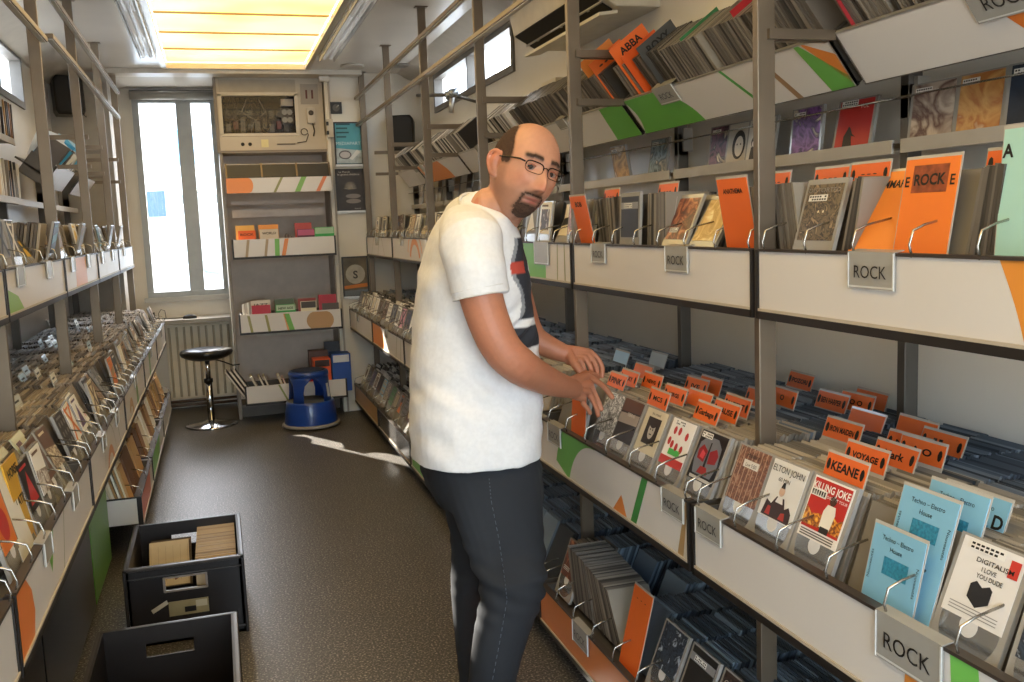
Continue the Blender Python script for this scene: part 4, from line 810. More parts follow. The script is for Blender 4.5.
# (y centre, design, label)
MIDX=1.035
NEARC=[(1.80,d_bricks,'CD with a brown striped brick cover and white title box, '+wh,'striped brick cover'),
 (1.665,d_elton,'CD with a pale cover lettered ELTON JOHN above small figures, '+wh,'ELTON JOHN cover'),
 (1.52,d_joke,'CD with a red KILLING JOKE cover and a figure seen from behind, '+wh,'KILLING JOKE cover'),
 (1.125,d_digi,'CD with a white cover lettered DIGITALISM and a black hexagon, '+wh,'DIGITALISM cover')]
for yc,fn,lb,sh in NEARC: cover_cd(frameM(1,(MIDX,yc,.80),rad(22)),lb,fn)
def d_glare(g,z):
    o=V((-BW/2,-.0012,z)); g.ob(o,UX*BW,UZ*BH,V((0,.001,0)),art('#1c2028','#3c4654','#aab4c0',30))
cover_cd(frameM(1,(MIDX-.01,.965,.79),rad(20)),'CD with a shiny dark blue cover at the right edge, '+wh,d_glare)
MIDC=[(1.99,d_mask,'CD with a black cover of a mask with two red eyes, waist-high tray','red-eyed mask cover'),
 (2.145,d_dots,'CD with a white cover of red ovals and a green strip, waist-high tray','cover of red ovals'),
 (2.30,d_face,'CD with a cream cover framing a dark portrait, waist-high tray','framed portrait cover'),
 (2.45,d_sunset,'CD with a dark brown landscape cover beside the framed portrait, waist-high tray','brown landscape cover'),
 (2.58,d_crowd,'CD in a shiny sleeve with a pale mottled cover right of the man\'s fingers','pale mottled cover')]
for yc,fn,lb,sh in MIDC: cover_cd(frameM(1,(MIDX,yc,.80),rad(24)),lb,fn)
cover_cd(frameM(1,(1.04,2.77,.80),rad(14)),'CD with a silvery grey cover left of the man\'s wrist in the waist-high tray',d_glare,False)
# columns of sleeves, right, waist-high; darker steel at the back paints lighting and reflection
tb='in the nearest waist-high right tray'
for yc,lab in ((1.80,'behind the striped brick cover'),(1.66,'behind the ELTON JOHN cover'),(1.515,'behind the KILLING JOKE cover'),(1.35,'behind the blue house music cards'),(1.205,'behind the blue A card'),(1.10,'behind the DIGITALISM cover'),(.95,'at the right edge of the photo')):
    column(1,yc,MIDX+.017,1.60,.79,'beige',lab+' '+tb,'mid0',pal2='steel',split=.45,lean=20)
tb='in the waist-high tray by the man'
for yc,lab in ((1.99,'behind the red-eyed mask cover'),(2.145,'behind the cover of red ovals'),(2.30,'behind the framed portrait cover'),(2.45,'behind the brown landscape cover'),(2.60,'under the man\'s fingers'),(2.755,'behind the silvery grey cover'),(2.91,'at the far end')):
    column(1,yc,MIDX+.02,1.60,.79,'beige',lab+' '+tb,'mid1',pal2='steel',split=.4,lean=20)
for k in range(2,6):
    for j in range(7):
        yc=YP[k+1]-.10-.160*j; w='in the %s waist-high right tray'%('third','fourth','fifth','sixth')[k-2]
        c=None
        if k>2 or j<2: c=rnd_cover(1,yc,MIDX,.80,18,'front of the %s waist-high right tray'%('third','fourth','fifth','sixth')[k-2])
        column(1,yc,MIDX+.02,1.58,.79,'mix' if k>2 else 'beige',w,'mid%d'%k,pitch=.0125 if k<4 else .018,pal2='steel',split=.35,lean=18,jz=.004 if k<3 else .012)
# shoulder-high
UX0=1.20
UPC=[(1.745,d_monster,16,'CD with a dark monster cover lettered DISTORTED in the nearest shoulder-high tray'),
 (2.66,d_blackalb,3,'CD with a plain black cover and grey strip in the second shoulder-high tray'),
 (2.40,d_redpic,24,'CD with a reddish brown picture cover leaning back in the second shoulder-high tray'),
 (2.25,d_gold,30,'CD with a golden cover leaning far back beside the orange card, second shoulder-high tray')]
for yc,fn,ln,lb in UPC: cover_cd(frameM(1,(UX0-.005,yc,1.375),rad(ln)),lb,fn,False,z0=.06)
for y0,y1,ln,fan,lab in ((1.80,1.88,-12,0,'in the nearest shoulder-high tray beside the post'),(1.635,1.672,14,4,'right of the DISTORTED cover in the nearest shoulder-high tray'),(1.27,1.335,10,6,'right of the ROCK card in the nearest shoulder-high tray'),
    (2.75,2.93,-8,-16,'right of the far orange card in the second shoulder-high tray'),(2.46,2.585,3,4,'right of the plain black cover in the second shoulder-high tray'),(1.925,1.97,-14,0,'right of the near orange card in the second shoulder-high tray')):
    side_pack(1,y0,y1,1.29,1.372,ln,'dark',lab,'up',fan=fan)
for yc,ln,lab in ((1.72,14,'behind the DISTORTED cover in the nearest shoulder-high tray'),(1.40,12,'behind the ROCK card in the nearest shoulder-high tray'),(2.66,4,'behind the plain black cover in the second shoulder-high tray'),(2.38,24,'behind the reddish cover in the second shoulder-high tray')):
    column(1,yc,UX0+.025,1.44,1.372,'dark',lab,'up',lean=ln,pitch=.0092,gaps=False,jz=.002)
for k in range(2,6):
    for j in range(7):
        yc=YP[k+1]-.10-.16*j; w='in the %s shoulder-high right tray'%('third','fourth','fifth','sixth')[k-2]
        if R.random()<.8: rnd_cover(1,yc,UX0,1.375,R.choice([8,14,20,26]),'front of the %s shoulder-high right tray'%('third','fourth','fifth','sixth')[k-2])
        column(1,yc,UX0+.03,1.42,1.372,'mix',w,'up',lean=12,pitch=.013,jz=.01)
# floor-level
BOTC=[(2.22,d_glare,22,'CD with a dark blue-grey shiny cover beside the tall orange card, floor-level tray'),
 (2.06,d_blackalb,22,'CD with a black cover and white sticker, floor-level tray'),
 (1.97-.06,d_spring,24,'CD with a dark cover lettered Offspring, floor-level tray'),
 (2.95,d_redpic,20,'CD with a dark red picture cover by the man\'s knee, floor-level tray')]
for yc,fn,ln,lb in BOTC: cover_cd(frameM(1,(1.045,yc,.21),rad(ln)),lb,fn)
bt='in the floor-level tray by the man'
for y0,y1,ln,lab in ((2.70,2.88,-16,'by the man\'s knee'),(2.47,2.68,-30,'leaning in a fan left of the orange card')):
    side_pack(1,y0,y1,1.13,.215,ln,'dark',lab+' '+bt,'bot1',fan=10); column(1,(y0+y1)/2,1.22,1.58,.205,'blue','packed in the second row behind the ones '+lab+' '+bt,'bot1',lean=24)
for yc,ln,lab in ((2.95,22,'behind the dark red picture cover'),(2.40,26,'behind the tall orange card'),(2.22,22,'behind the blue-grey shiny cover'),(2.07,22,'behind the black cover with a sticker'),(1.90,24,'behind the Offspring cover')):
    column(1,yc,1.07,1.58,.205,'blue' if yc<2.5 else 'dark',lab+' '+bt,'bot1',pal2='blue',split=.15,lean=ln)
for j in range(7): column(1,YP[1]-.10-.157*j,1.06,1.58,.205,'beige' if j==0 else 'blue','packed in the nearest floor-level right tray','bot0',pal2='blue',split=.2,lean=24)
for k in range(2,6):
    for j in range(7):
        yc=YP[k+1]-.10-.16*j; w=('third','fourth','fifth','sixth')[k-2]
        if k>2: rnd_cover(1,yc,1.04,.21,24,'front of the %s floor-level right tray'%w)
        column(1,yc,1.07,1.56,.205,'blue' if k==2 else 'mix','packed in the %s floor-level right tray'%w,'bot%d'%k,pitch=.0125 if k<4 else .018,pal2='steel',split=.6,lean=26,jz=.004 if k<3 else .014)
# face-out covers on the ledge
def d_l(bg,fg,txt,sc_=16):
    def f(g,z):
        o=V((-BW/2,-.0012,z)); g.ob(o,UX*BW,UZ*BH,V((0,.001,0)),art(bg,fg,'#c8b8a0',sc_)); 
        if txt: g.text(txt,(0,-.0014,z+.1),UX,UZ,.014,flat('#e6e2da'),.001)
        strip(g,z,.05,-.055,.1)
    return f
def d_figure(g,z):
    o=V((-BW/2,-.0012,z)); g.ob(o,UX*BW,UZ*BH,V((0,.001,0)),flat('#b3302a')); g.pp(o,UX,UZ,[(.03,0),(.065,0),(.06,.02),(.058,.03),(.075,.025),(.06,.035),(.052,.05),(.045,.055),(.04,.045),(.03,.03)],flat('#1c1214'),.0008); strip(g,z); g.text('VOL',(.03,-.0014,z+.098),UX,UZ,.016,flat('#e8dcd4'),.001)
def d_mono(g,z):
    o=V((-BW/2,-.0012,z)); g.ob(o,UX*BW,UZ*BH,V((0,.001,0)),flat('#b9b2a6')); g.disc(o,UX,UZ,(.06,.055),.034,flat('#2a2624'),.0005,ry=.045); g.disc(o,UX,UZ,(.062,.05),.022,flat('#d6cfc4'),.0008,ry=.032); g.disc(o,UX,UZ,(.052,.056),.003,INK,.001,n=8); g.disc(o,UX,UZ,(.07,.056),.003,INK,.001,n=8)
def d_band(g,z):
    o=V((-BW/2,-.0012,z)); g.ob(o,UX*BW,UZ*BH,V((0,.001,0)),flat('#c9c3b6')); g.text('DE KLEUREN',(0,-.0014,z+.1),UX,UZ,.016,INK,.001,width=.1)
    for a in (.02,.05,.08): g.disc(o,UX,UZ,(a+.01,.055),.012,flat('#3a3532'),.0008,ry=.016); g.pp(o,UX,UZ,[(a-.005,0),(a+.025,0),(a+.022,.04),(a,.04)],flat('#2e2a28'),.0007); g.disc(o,UX,UZ,(a+.01,.05),.007,flat('#cfc8bc'),.001,ry=.009)
LED=[(2.765,d_l('#2a2030','#7a4a5a',''),'CD with a dark smoky cover, left of the black and white portrait on the ledge',8),
 (2.655,d_mono,'CD with a black and white portrait of a long haired face, on the ledge',10),
 (2.535,d_band,'CD with a black and white group cover lettered DE KLEUREN, on the ledge',10),
 (2.30,d_l('#4a2c5c','#8a5a9a',''),'CD with a purple smoky cover right of the post on the ledge',6),
 (2.10,d_figure,'CD with a red cover and a black crouching figure on the ledge',12),
 (1.815,d_l('#b8a898','#5a3c34','Piano',9),'CD with a pale cover of a dark blurred face, nearest ledge',7),
 (1.675,d_l('#a86a34','#c89a5c','',9),'CD with an orange brown desert cover on the nearest ledge',7),
 (1.53,d_l('#1c2430','#243040','',6),'CD with a dark navy cover at the right end of the nearest ledge',7),
 (3.22,d_l('#3a4a50','#8a9a9c','VOLTA',12),'CD with a grey green lettered cover on the third ledge',8),
 (3.52,d_l('#8a6a40','#c8a060','',12),'CD with a golden brown cover above the man\'s glasses on the third ledge',-10)]
for yc,fn,lb,ln in LED: cover_cd(frameM(1,(1.565,yc,1.645),rad(ln),R.uniform(-.08,.08)),lb,lambda g,z,fn=fn:fn(g,.006),False)
for o in COVERS[-len(LED):]: o.scale.z*=.68; 
for o in COVERS[-len(LED):]:
    for ch in o.children: ch.scale.z=1/.68
for k in range(3,6):
    for j in (1,3,5): 
        r_=rnd_cover(1,YP[k+1]-.1-.16*j,1.565,1.645,8,'%s ledge on the right'%('x','x','x','fourth','fifth','sixth')[k])
# tilted top tray contents: filed along the aisle
def slope_col(side,y0,y1,pal,lab,tier,pitch=.0092,P0=(1.362,1.885),step=None,skip=()):
    s=side; x0=P0[0] if s>0 else .57-P0[0]; y=y0; gap=R.uniform(.1,.25); a0=0; off=0
    while y<y1:
        b=V((x0,0,P0[1]))+V((TT.x*s,0,TT.z))*(.134*.55)+V((NN.x*s,0,NN.z))*(.085+off)
        if not any(a<y<c for a,c in skip):
            M=Matrix.Translation(V((b.x,y,b.z)))@Matrix.Rotation(-A*s,4,'Y')@Matrix.Rotation(a0+R.uniform(-.01,.01),4,'X')@Matrix.Rotation(R.uniform(-.01,.01),4,'Y')
            RECS.append((M,pal,STH if pitch<.011 else pitch*.75,lab,tier))
        y+=pitch
        if y-y0>gap: gap+=R.uniform(.1,.3); y+=R.uniform(.004,.012); off=R.uniform(-.012,.012); a0=R.uniform(-.06,.02)
for k in range(6):
    slope_col(1,YP[k]+.03,YP[k+1]-(.5 if k==5 else .06),'dark' if k<3 else 'mix','filed in the %s tilted top right tray'%('nearest','second','third','fourth','fifth','farthest')[k],'slope',pitch=.0095 if k<2 else .016,skip=((2.86,2.90),(4.7,5.1)))
# left side contents; tan palette puts the warm sunlight into the sleeves
for k in range(-1,5):
    for j in range(7):
        y0=YL[k+1]; yc=y0+.11+.158*j; w=('nearest','second','third','fourth','fifth','farthest')[k+1]
        c=rnd_cover(-1,yc,-.455,.775,R.choice([12,18,24,30]),'front of the %s waist-high left tray'%w,k<2)
        column(-1,yc,.485,.98,.765,'tan','packed in the %s waist-high left tray'%w,'lmid',pitch=.0095 if k<2 else .0125,pal2='steel' if k<2 else 'dark',split=.7,lean=R.choice([18,20,23]),jz=.0035)
    for j in range(6):
        y0=YL[k+1]; yc=y0+.12+.18*j
        if k<0: continue
        rnd_cover(-1,yc,-.635,1.375,R.choice([-14,8,20,30]),'front of the %s shoulder-high left tray'%w)
        column(-1,yc,.67,.86,1.372,'tan','packed in the %s shoulder-high left tray'%w,'lup',pitch=.012,lean=R.choice([-12,10,18,28]),jz=.008)
for i,(y0,y1,sh,lb) in enumerate(LB):
    for j in range(7):
        yc=y0+.10+.158*j
        if yc>y1-.05: continue
        column(-1,yc,.46,.92,.255,'warm','packed in the %s floor-level left tray'%('first','second','farthest')[i],'lbot',pitch=.013,lean=14,jz=.012)  # warm palette paints sunlight onto the low left sleeves
for z,lab in ((1.70,'lower'),(1.995,'upper')):
    for j in range(26):
        yy=4.6+.035*j+R.uniform(-.01,.01)
        if j%9==8: continue
        M=Matrix.Translation((-.99,yy,z))@Matrix.Rotation(rad(R.uniform(-8,8)),4,'X')@Matrix.Diagonal((.7,1,1.0,1))
        RECS.append((M,'mix' if R.random()<.7 else 'warm',.012,'standing edge on along the %s left ledge'%lab,'ll'))
slope_col(-1,5.85,6.4,'mix','filed in the tilted left tray below the blue booklets','slope',pitch=.03)
for k,(y,c,a) in enumerate(((5.86,'#2f8fc0',.1),(6.0,'#e8ecee',.25),(6.15,'#2f86b4',-.1),(6.28,'#5aa8cc',.3),(5.93,'#dfe6ea',-.25),(6.35,'#a8ccdc',0))):
    g=MB(); g.box(-.075,.075,0,.004,0,.17,mat(c,.3,var=.04)); g.pp((-.075,0,0),UX,UZ,[(.02,.10),(.13,.10),(.13,.14),(.02,.14)],flat('#e8ecee' if k%2==0 else '#2f86b4'))
    o=g.obj('booklet'); b=V((.57-1.362,0,1.885))+V((-TT.x,0,TT.z))*.05+V((-NN.x,0,NN.z))*.09
    o.matrix_world=Matrix.Translation((b.x,y,b.z+.01*k))@Matrix.Rotation(A,4,'Y')@Matrix.Rotation(-.25,4,'X')@Matrix.Rotation(a,4,'Y')
    tag(o,('bright blue booklet at the near end of the tilted left tray','white booklet leaning in the tilted left tray','blue booklet mid way along the tilted left tray','light blue booklet leaning near the far end of the tilted left tray','pale grey white booklet between the first blue ones, tilted left tray','pale blue booklet at the far end of the tilted left tray')[k],'booklet')
# turn records into objects: nearest ones individually, the rest as one mass
def score(r):
    M=r[0]; p=M@V((0,0,.18)); x,y,z=proj(p)
    if not (z>.3 and 0<x<1024 and 0<y<682): return -1
    if r[4] in('bot0',) and y>660: return -1
    fx={'mid0':1.25,'mid1':1.15,'up':1.0,'bot1':1.0,'slope':.85,'lmid':.8,'bot0':.5}.get(r[4],.5)
    p0=M@V((0,0,0)); 
    return fx/z
RECS=[r for r in RECS if inframe(r[0]@V((0,0,.1)),60)]
sc_=sorted([(score(r),i) for i,r in enumerate(RECS)],reverse=True)
NIND=max(0,298-len(COVERS)); ind=set(i for s,i in sc_[:NIND] if s>0)
for i in sorted(ind):
    M,p,th,lab,tier=RECS[i]; o=bpy.data.objects.new('compact_disc',body_mesh(p,th)); COL.objects.link(o); o.matrix_world=M
    tag(o,('%s CD sleeve '%{'beige':'grey beige','steel':'steel grey','blue':'slate blue','dark':'dark grey','tan':'tan','mix':'plain','warm':'warm toned'}[p]+lab).replace('CD sleeve packed in','CD sleeve in'),'CD','%s sleeves %s'%(p,lab))
g=MB()
for i,(M,p,th,lab,tier) in enumerate(RECS):
    if i in ind: continue
    g.add([M@V(v) for v in ((-SWD/2,0,0),(SWD/2,0,0),(SWD/2,th,0),(-SWD/2,th,0),(-SWD/2,0,SHT),(SWD/2,0,SHT),(SWD/2,th,SHT),(-SWD/2,th,SHT))],[(0,3,2,1),(4,5,6,7),(0,1,5,4),(1,2,6,5),(2,3,7,6),(3,0,4,7)],PM[p])
tag(g.obj('packed_compact_discs'),'thousands of thin CD sleeves packed edge on in all the remaining tray rows','CDs',kind='stuff')
print('CD records',len(RECS),'individual',len(ind),'covers',len(COVERS))
# ------------------------------------------------------------------ divider cards
OR='#e06a2c'
def dcard(side,pos,lean,w,h,c,label,txt=None,tw=.1,ts=.02,full=False,roll=0,yaw=0,extra=None,group=None):
    g=MB(); cl=mat('#b9b4ab',.1,var=0,coat=.5); g.box(-w/2-.003,w/2+.003,.0012,.0024,0,h+.006,cl)
    zc=0 if full else h-.045
    g.box(-w/2,w/2,0,.0012,zc,h,mat(c,.38,var=.03))
    for q in (-1,1):
        if txt and not full: g.disc((0,0,0),UX,UZ,(q*(w/2-.010),h-.022),.006,INK,.0006,n=8,ry=.012)
    if txt: g.text(txt,(0,0,h-.022-ts*.36 if not full else h-.035),UX,UZ,ts,INK,.0008,width=min(tw,w-.04),bold=.03)
    if extra: extra(g,w,h)
    o=g.obj('divider_card'); o.matrix_world=frameM(side,pos,rad(lean),yaw,roll); tag(o,label,'card',group); return o
CARDS=[('KEANE',1.103,1.48,'KEANE',.095,.026,'orange divider card lettered KEANE'),('U',1.19,1.535,'VOYAGE',.08,.018,'orange divider card just behind the KEANE card'),
 ('M',1.249,1.536,'Mark',.06,.022,'orange divider card lettered Mark'),('a',1.324,1.591,'M.A.',.07,.02,'orange divider card lettered M.A. behind the Mark card'),('b',1.319,1.528,'A O',.06,.02,'orange divider card lettered A O'),('c',1.399,1.583,'IL',.05,.02,'orange divider card lettered IL, behind the A O card'),
 ('d',1.438,1.689,'',0,0,'plain orange divider card at the back behind the Mark card'),('I',1.291,1.753,'IRON MAIDEN',.1,.018,'orange divider card lettered IRON MAIDEN'),('e',1.398,1.826,'',0,0,'plain orange divider card right behind the IRON MAIDEN card'),
 ('B',1.47,2.047,'BEN HARPER',.1,.02,'orange divider card lettered BEN HARPER'),('f',1.513,1.99,'O O',.05,.018,'orange divider card lettered O O behind BEN HARPER'),('g',1.563,2.0,'',0,0,'plain orange divider card farthest back behind BEN HARPER'),
 ('h',1.573,2.331,'POZORI',.08,.018,'orange divider card lettered POZORI standing alone near the back'),('i',1.333,2.169,'C',.02,.02,'orange divider card lettered C left of the near post'),('j',1.396,2.135,'O',.02,.02,'orange divider card lettered O right behind the near post'),
 ('G',1.123,2.076,'Garbage',.09,.02,'orange divider card lettered Garbage'),('Mu',1.174,2.062,'CAUSE',.08,.02,'orange divider card lettered CAUSE behind Garbage'),('R',1.234,2.102,'PATIENT',.09,.022,'orange divider card lettered PATIENT'),
 ('l',1.188,2.233,'',0,0,'plain orange divider card left of the Garbage card'),('m',1.164,2.312,'NIRGS',.06,.016,'orange divider card lettered NIRGS'),('n',1.101,2.281,'MC5',.06,.018,'orange divider card lettered MC5 behind the red ovals cover'),
 ('o',1.278,2.406,'IVE',.05,.016,'orange divider card lettered IVE'),('p',1.317,2.384,'',0,0,'plain orange divider card right of the IVE card'),('q',1.203,2.526,'NEWS',.06,.016,'orange divider card lettered NEWS'),
 ('r',1.255,2.728,'',0,0,'plain orange divider card beyond the man\'s fingers'),('s',1.168,2.627,'ROXY',.07,.02,'orange divider card lettered ROXY'),('P',1.117,2.615,'PINK',.08,.026,'orange divider card lettered PINK by the man\'s fingertips')]
for k,x,y,tx,tw,ts,lb in CARDS:
    x*=1.041; y*=1.041
    dcard(1,(x-.070,y,.80),20+R.uniform(-3,3),.125,.2245,OR,lb+', waist-high right tray',tx or None,tw,ts,yaw=R.uniform(-.04,.04))
def tech(g,w,h,A='',D='',big=False):
    g.text('Techno – Electro',(0,0,h-.022),UX,UZ,.0115,INK,.0008,width=w*.6); g.text('House',(0,0,h-.038),UX,UZ,.0115,INK,.0008)
    g.pp((-w/2,0,0),UX,UZ,[(w*.3,h-.078),(w*.78,h-.078),(w*.78,h-.048),(w*.3,h-.048)],mat('#2f7f9c',.5,var=.3,scale=160),.0006)
    if A: g.text(A,(-w*.40,0,h-.035),UX,UZ,.032,INK,.0008,bold=.03)
    if D: g.text(D,(w*.40,0,h-.05),UX,UZ,.032,INK,.0008,bold=.03)
    if big:
        for s_ in (-1,1):
            g.text('Nouveautés',(s_*w*.42,0,h-.07),(0,0,s_*-1) if s_>0 else (0,0,1),(1,0,0) if s_>0 else (-1,0,0),.009,INK,.0008,width=.05)
BL='#7fb4cf'
dcard(1,(1.045,1.265,.82),17,.13,.21,BL,'tall light blue card lettered Techno Electro House, the farther of the two big ones',full=True,extra=lambda g,w,h:tech(g,w,h,big=True))
dcard(1,(1.085,1.245,.83),17,.13,.21,BL,'light blue card peeping out just behind the farther big blue card',full=True,extra=lambda g,w,h:tech(g,w,h))
dcard(1,(1.02,1.285,.772),13,.125,.187,BL,'front light blue card lettered Techno Electro House leaning outside the CDs',full=True,extra=lambda g,w,h:tech(g,w,h,big=True))
dcard(1,(1.13,1.27,.80),20,.145,.225,BL,'light blue card lettered A and D, nearest waist-high right tray',full=True,extra=lambda g,w,h:tech(g,w,h,'A','D'))
dcard(1,(1.10,1.02,.79),20,.145,.225,BL,'light blue card lettered E at the right edge of the photo',full=True,extra=lambda g,w,h:tech(g,w,h,'E',''))
dcard(1,(1.022,2.70,.76),4,.115,.215,OR,'tall orange card standing under the man\'s wrist',full=True,txt='MOBY',tw=.06,ts=.018)
dcard(1,(1.035,2.38,.21),14,.12,.235,OR,'tall orange card standing alone in the floor-level tray','· · ·' ,.06,.012,full=True)
for x,y,c,lb in ((1.38,3.15,'#a8c8dc','pale blue label card behind the man\'s hand'),(1.47,3.033,'#b8bdb8','white label card behind the man\'s hand')):
    dcard(1,(x-.075,y,.80),20,.12,.225,c,lb)
# shoulder-high cards
dcard(1,(1.20,2.005,1.375),-10,.125,.205,OR,'tilted orange card left of the near post on the shoulder-high tray','ANATHEMA',.08,.016,full=True,yaw=.05)
dcard(1,(1.205,3.0,1.37),-12,.125,.205,OR,'tilted orange card right of the far post on the shoulder-high tray','BOB',.05,.022,full=True,yaw=.05)
dcard(1,(1.20,1.575,1.365),24,.135,.22,'#ee8a30','shiny orange card with a jagged title leaning back, nearest shoulder-high tray','AMMARA',.10,.022,full=True)
def rockc(g,w,h):
    g.pp((-w/2,0,0),UX,UZ,[(w*.17,h-.062),(w*.83,h-.062),(w*.83,h-.012),(w*.17,h-.012)],mat('#8a4326',.5,var=.4,scale=60),.0006)
    g.text('ROCK',(0,0,h-.048),UX,UZ,.028,INK,.001,bold=.03); g.text('E',(-w*.42,0,h-.05),UX,UZ,.026,INK,.001,bold=.02); g.text('E',(w*.42,0,h-.05),UX,UZ,.026,INK,.001,bold=.02)
dcard(1,(1.20,1.425,1.365),10,.135,.22,'#ea7c2e','orange card with a brown ROCK picture between two letters E',full=True,extra=rockc)
def acard(g,w,h): g.text('A',(-w*.42,0,h-.045),UX,UZ,.03,INK,.0008,bold=.03)
dcard(1,(1.215,1.185,1.38),4,.145,.235,'#a9d4c8','pale green card lettered A at the right edge of the photo',full=True,extra=acard)
for x,y,lb in ((1.245,2.52,'small orange tab card above the black cover'),(1.24,2.92,'orange tab card behind the far tilted orange card'),(1.28,2.02,'orange tab card behind the near tilted orange card'),(1.30,1.83,'shiny orange tab card just right of the near post'),(1.27,1.66,'orange tab card with a picture behind the DISTORTED cover'),(1.28,1.30,'orange tab card behind the ROCK picture card'),(1.31,1.20,'orange tab card left of the pale green card')):
    dcard(1,(x-.02,y,1.375),10,.12,.215,OR,lb+', shoulder-high right tray','···',.05,.012)
# tilted tray cards
def scard(y,off,c,label,txt=None,up=.03,w=.15,h=.22,extra=None):
    g=MB(); g.box(-w/2,w/2,0,.0015,0,h,mat(c,.38,var=.03))
    if txt: g.text(txt,(w*.0,0,h-.04),UX,UZ,.034,INK,.0008,width=w*.62,bold=.03)
    b=V((1.362,0,1.885))+TT*(.134*.55-up)+NN*(.085+off)
    o=g.obj('divider_card'); o.matrix_world=Matrix.Translation((b.x,y,b.z))@Matrix.Rotation(-A,4,'Y'); tag(o,label,'card')
scard(2.93,.0,OR,'orange card lettered ABBA in the second tilted top tray','ABBA',.03)
scard(3.13,.0,OR,'orange card with a dark picture left of ABBA in the tilted top tray','····',.015)
scard(3.22,.01,'#d8843c','faded orange card left of the picture card in the tilted top tray',None,.03)
scard(2.885,.0,'#d95a24','bright orange card sunk among sleeves beside ABBA',None,-.005)
scard(2.76,.0,'#4a4a48','dark card with white lettering right of ABBA in the tilted top tray','ROXY',.002)
scard(2.50,.0,'#3c7a4c','green and black card in the middle of the second tilted top tray',None,-.022)
scard(2.24,.02,'#b52a30','red card among sleeves in the second tilted top tray',None,-.012)
scard(1.83,.0,'#9a2b30','dark red card at the far end of the nearest tilted top tray',None,-.022)
# left side: clear tabs
TAB=mat('#c9ccc8',.1,var=.05,coat=.5)
for k in range(40):
    y=R.uniform(2.3,6.8); x=-R.uniform(.56,1.0)
    col=['#8fa39a','#b9bfbc','#c9c4b0','#7f98a0'][k%4]
    g=MB(); g.box(-.055,.055,0,.002,0,.225,TAB); g.box(-.05,.05,-.0008,0,.19,.222,mat(col,.3,var=.05)); g.box(-.04,.02,-.0012,-.0008,.2,.207,INK)
    o=g.obj('index_card'); o.matrix_world=frameM(-1,(x,y,.77),rad(18+R.uniform(-5,8)),R.uniform(-.05,.05)); tag(o,'clear plastic index card with a pale tab standing among the left waist-high CDs','card','index cards in the left waist-high trays')
for k,(x,y,ln,c,lb) in enumerate(((-.455,2.66,30,'#c3c4a8','tall pale olive card leaning back in the nearest waist-high left tray'),(-.455,2.88,30,'#c9caae','second tall pale olive card leaning back beside the first, waist-high left tray'),(-.45,2.33,14,'#d9d6cc','tall white card with a small black mark in the nearest waist-high left tray'),(-.46,2.43,10,'#c99a2c','yellow lettered case between white cards in the nearest waist-high left tray'))):
    g=MB(); g.box(-.07,.07,0,.004,0,.23,mat(c,.35,var=.04)); 
    if k<2: g.box(-.05,.0,-.001,0,.15,.21,art('#7a4a44','#3c3c50') if k else art('#4a6a6c','#c9c4b8')); g.box(-.07,.07,-.0008,0,.10,.14,flat('#a89a80'))
    if k==3: g.text('HORSE',(0,0,.19),UX,UZ,.03,INK,.0008,width=.1,bold=.03); g.text('LATIN',(0,0,.12),UX,UZ,.03,INK,.0008,width=.1,bold=.03)
    o=g.obj('divider_card'); o.matrix_world=frameM(-1,(x,y,.765),rad(ln)); tag(o,lb,'card')
g=MB(); g.box(-.05,.05,0,.003,0,.22,flat('#7fd04a')); o=g.obj('divider_card'); o.matrix_world=frameM(-1,(-.56,4.80,.25),rad(20)); tag(o,'small bright green card in the first floor-level left tray','card')
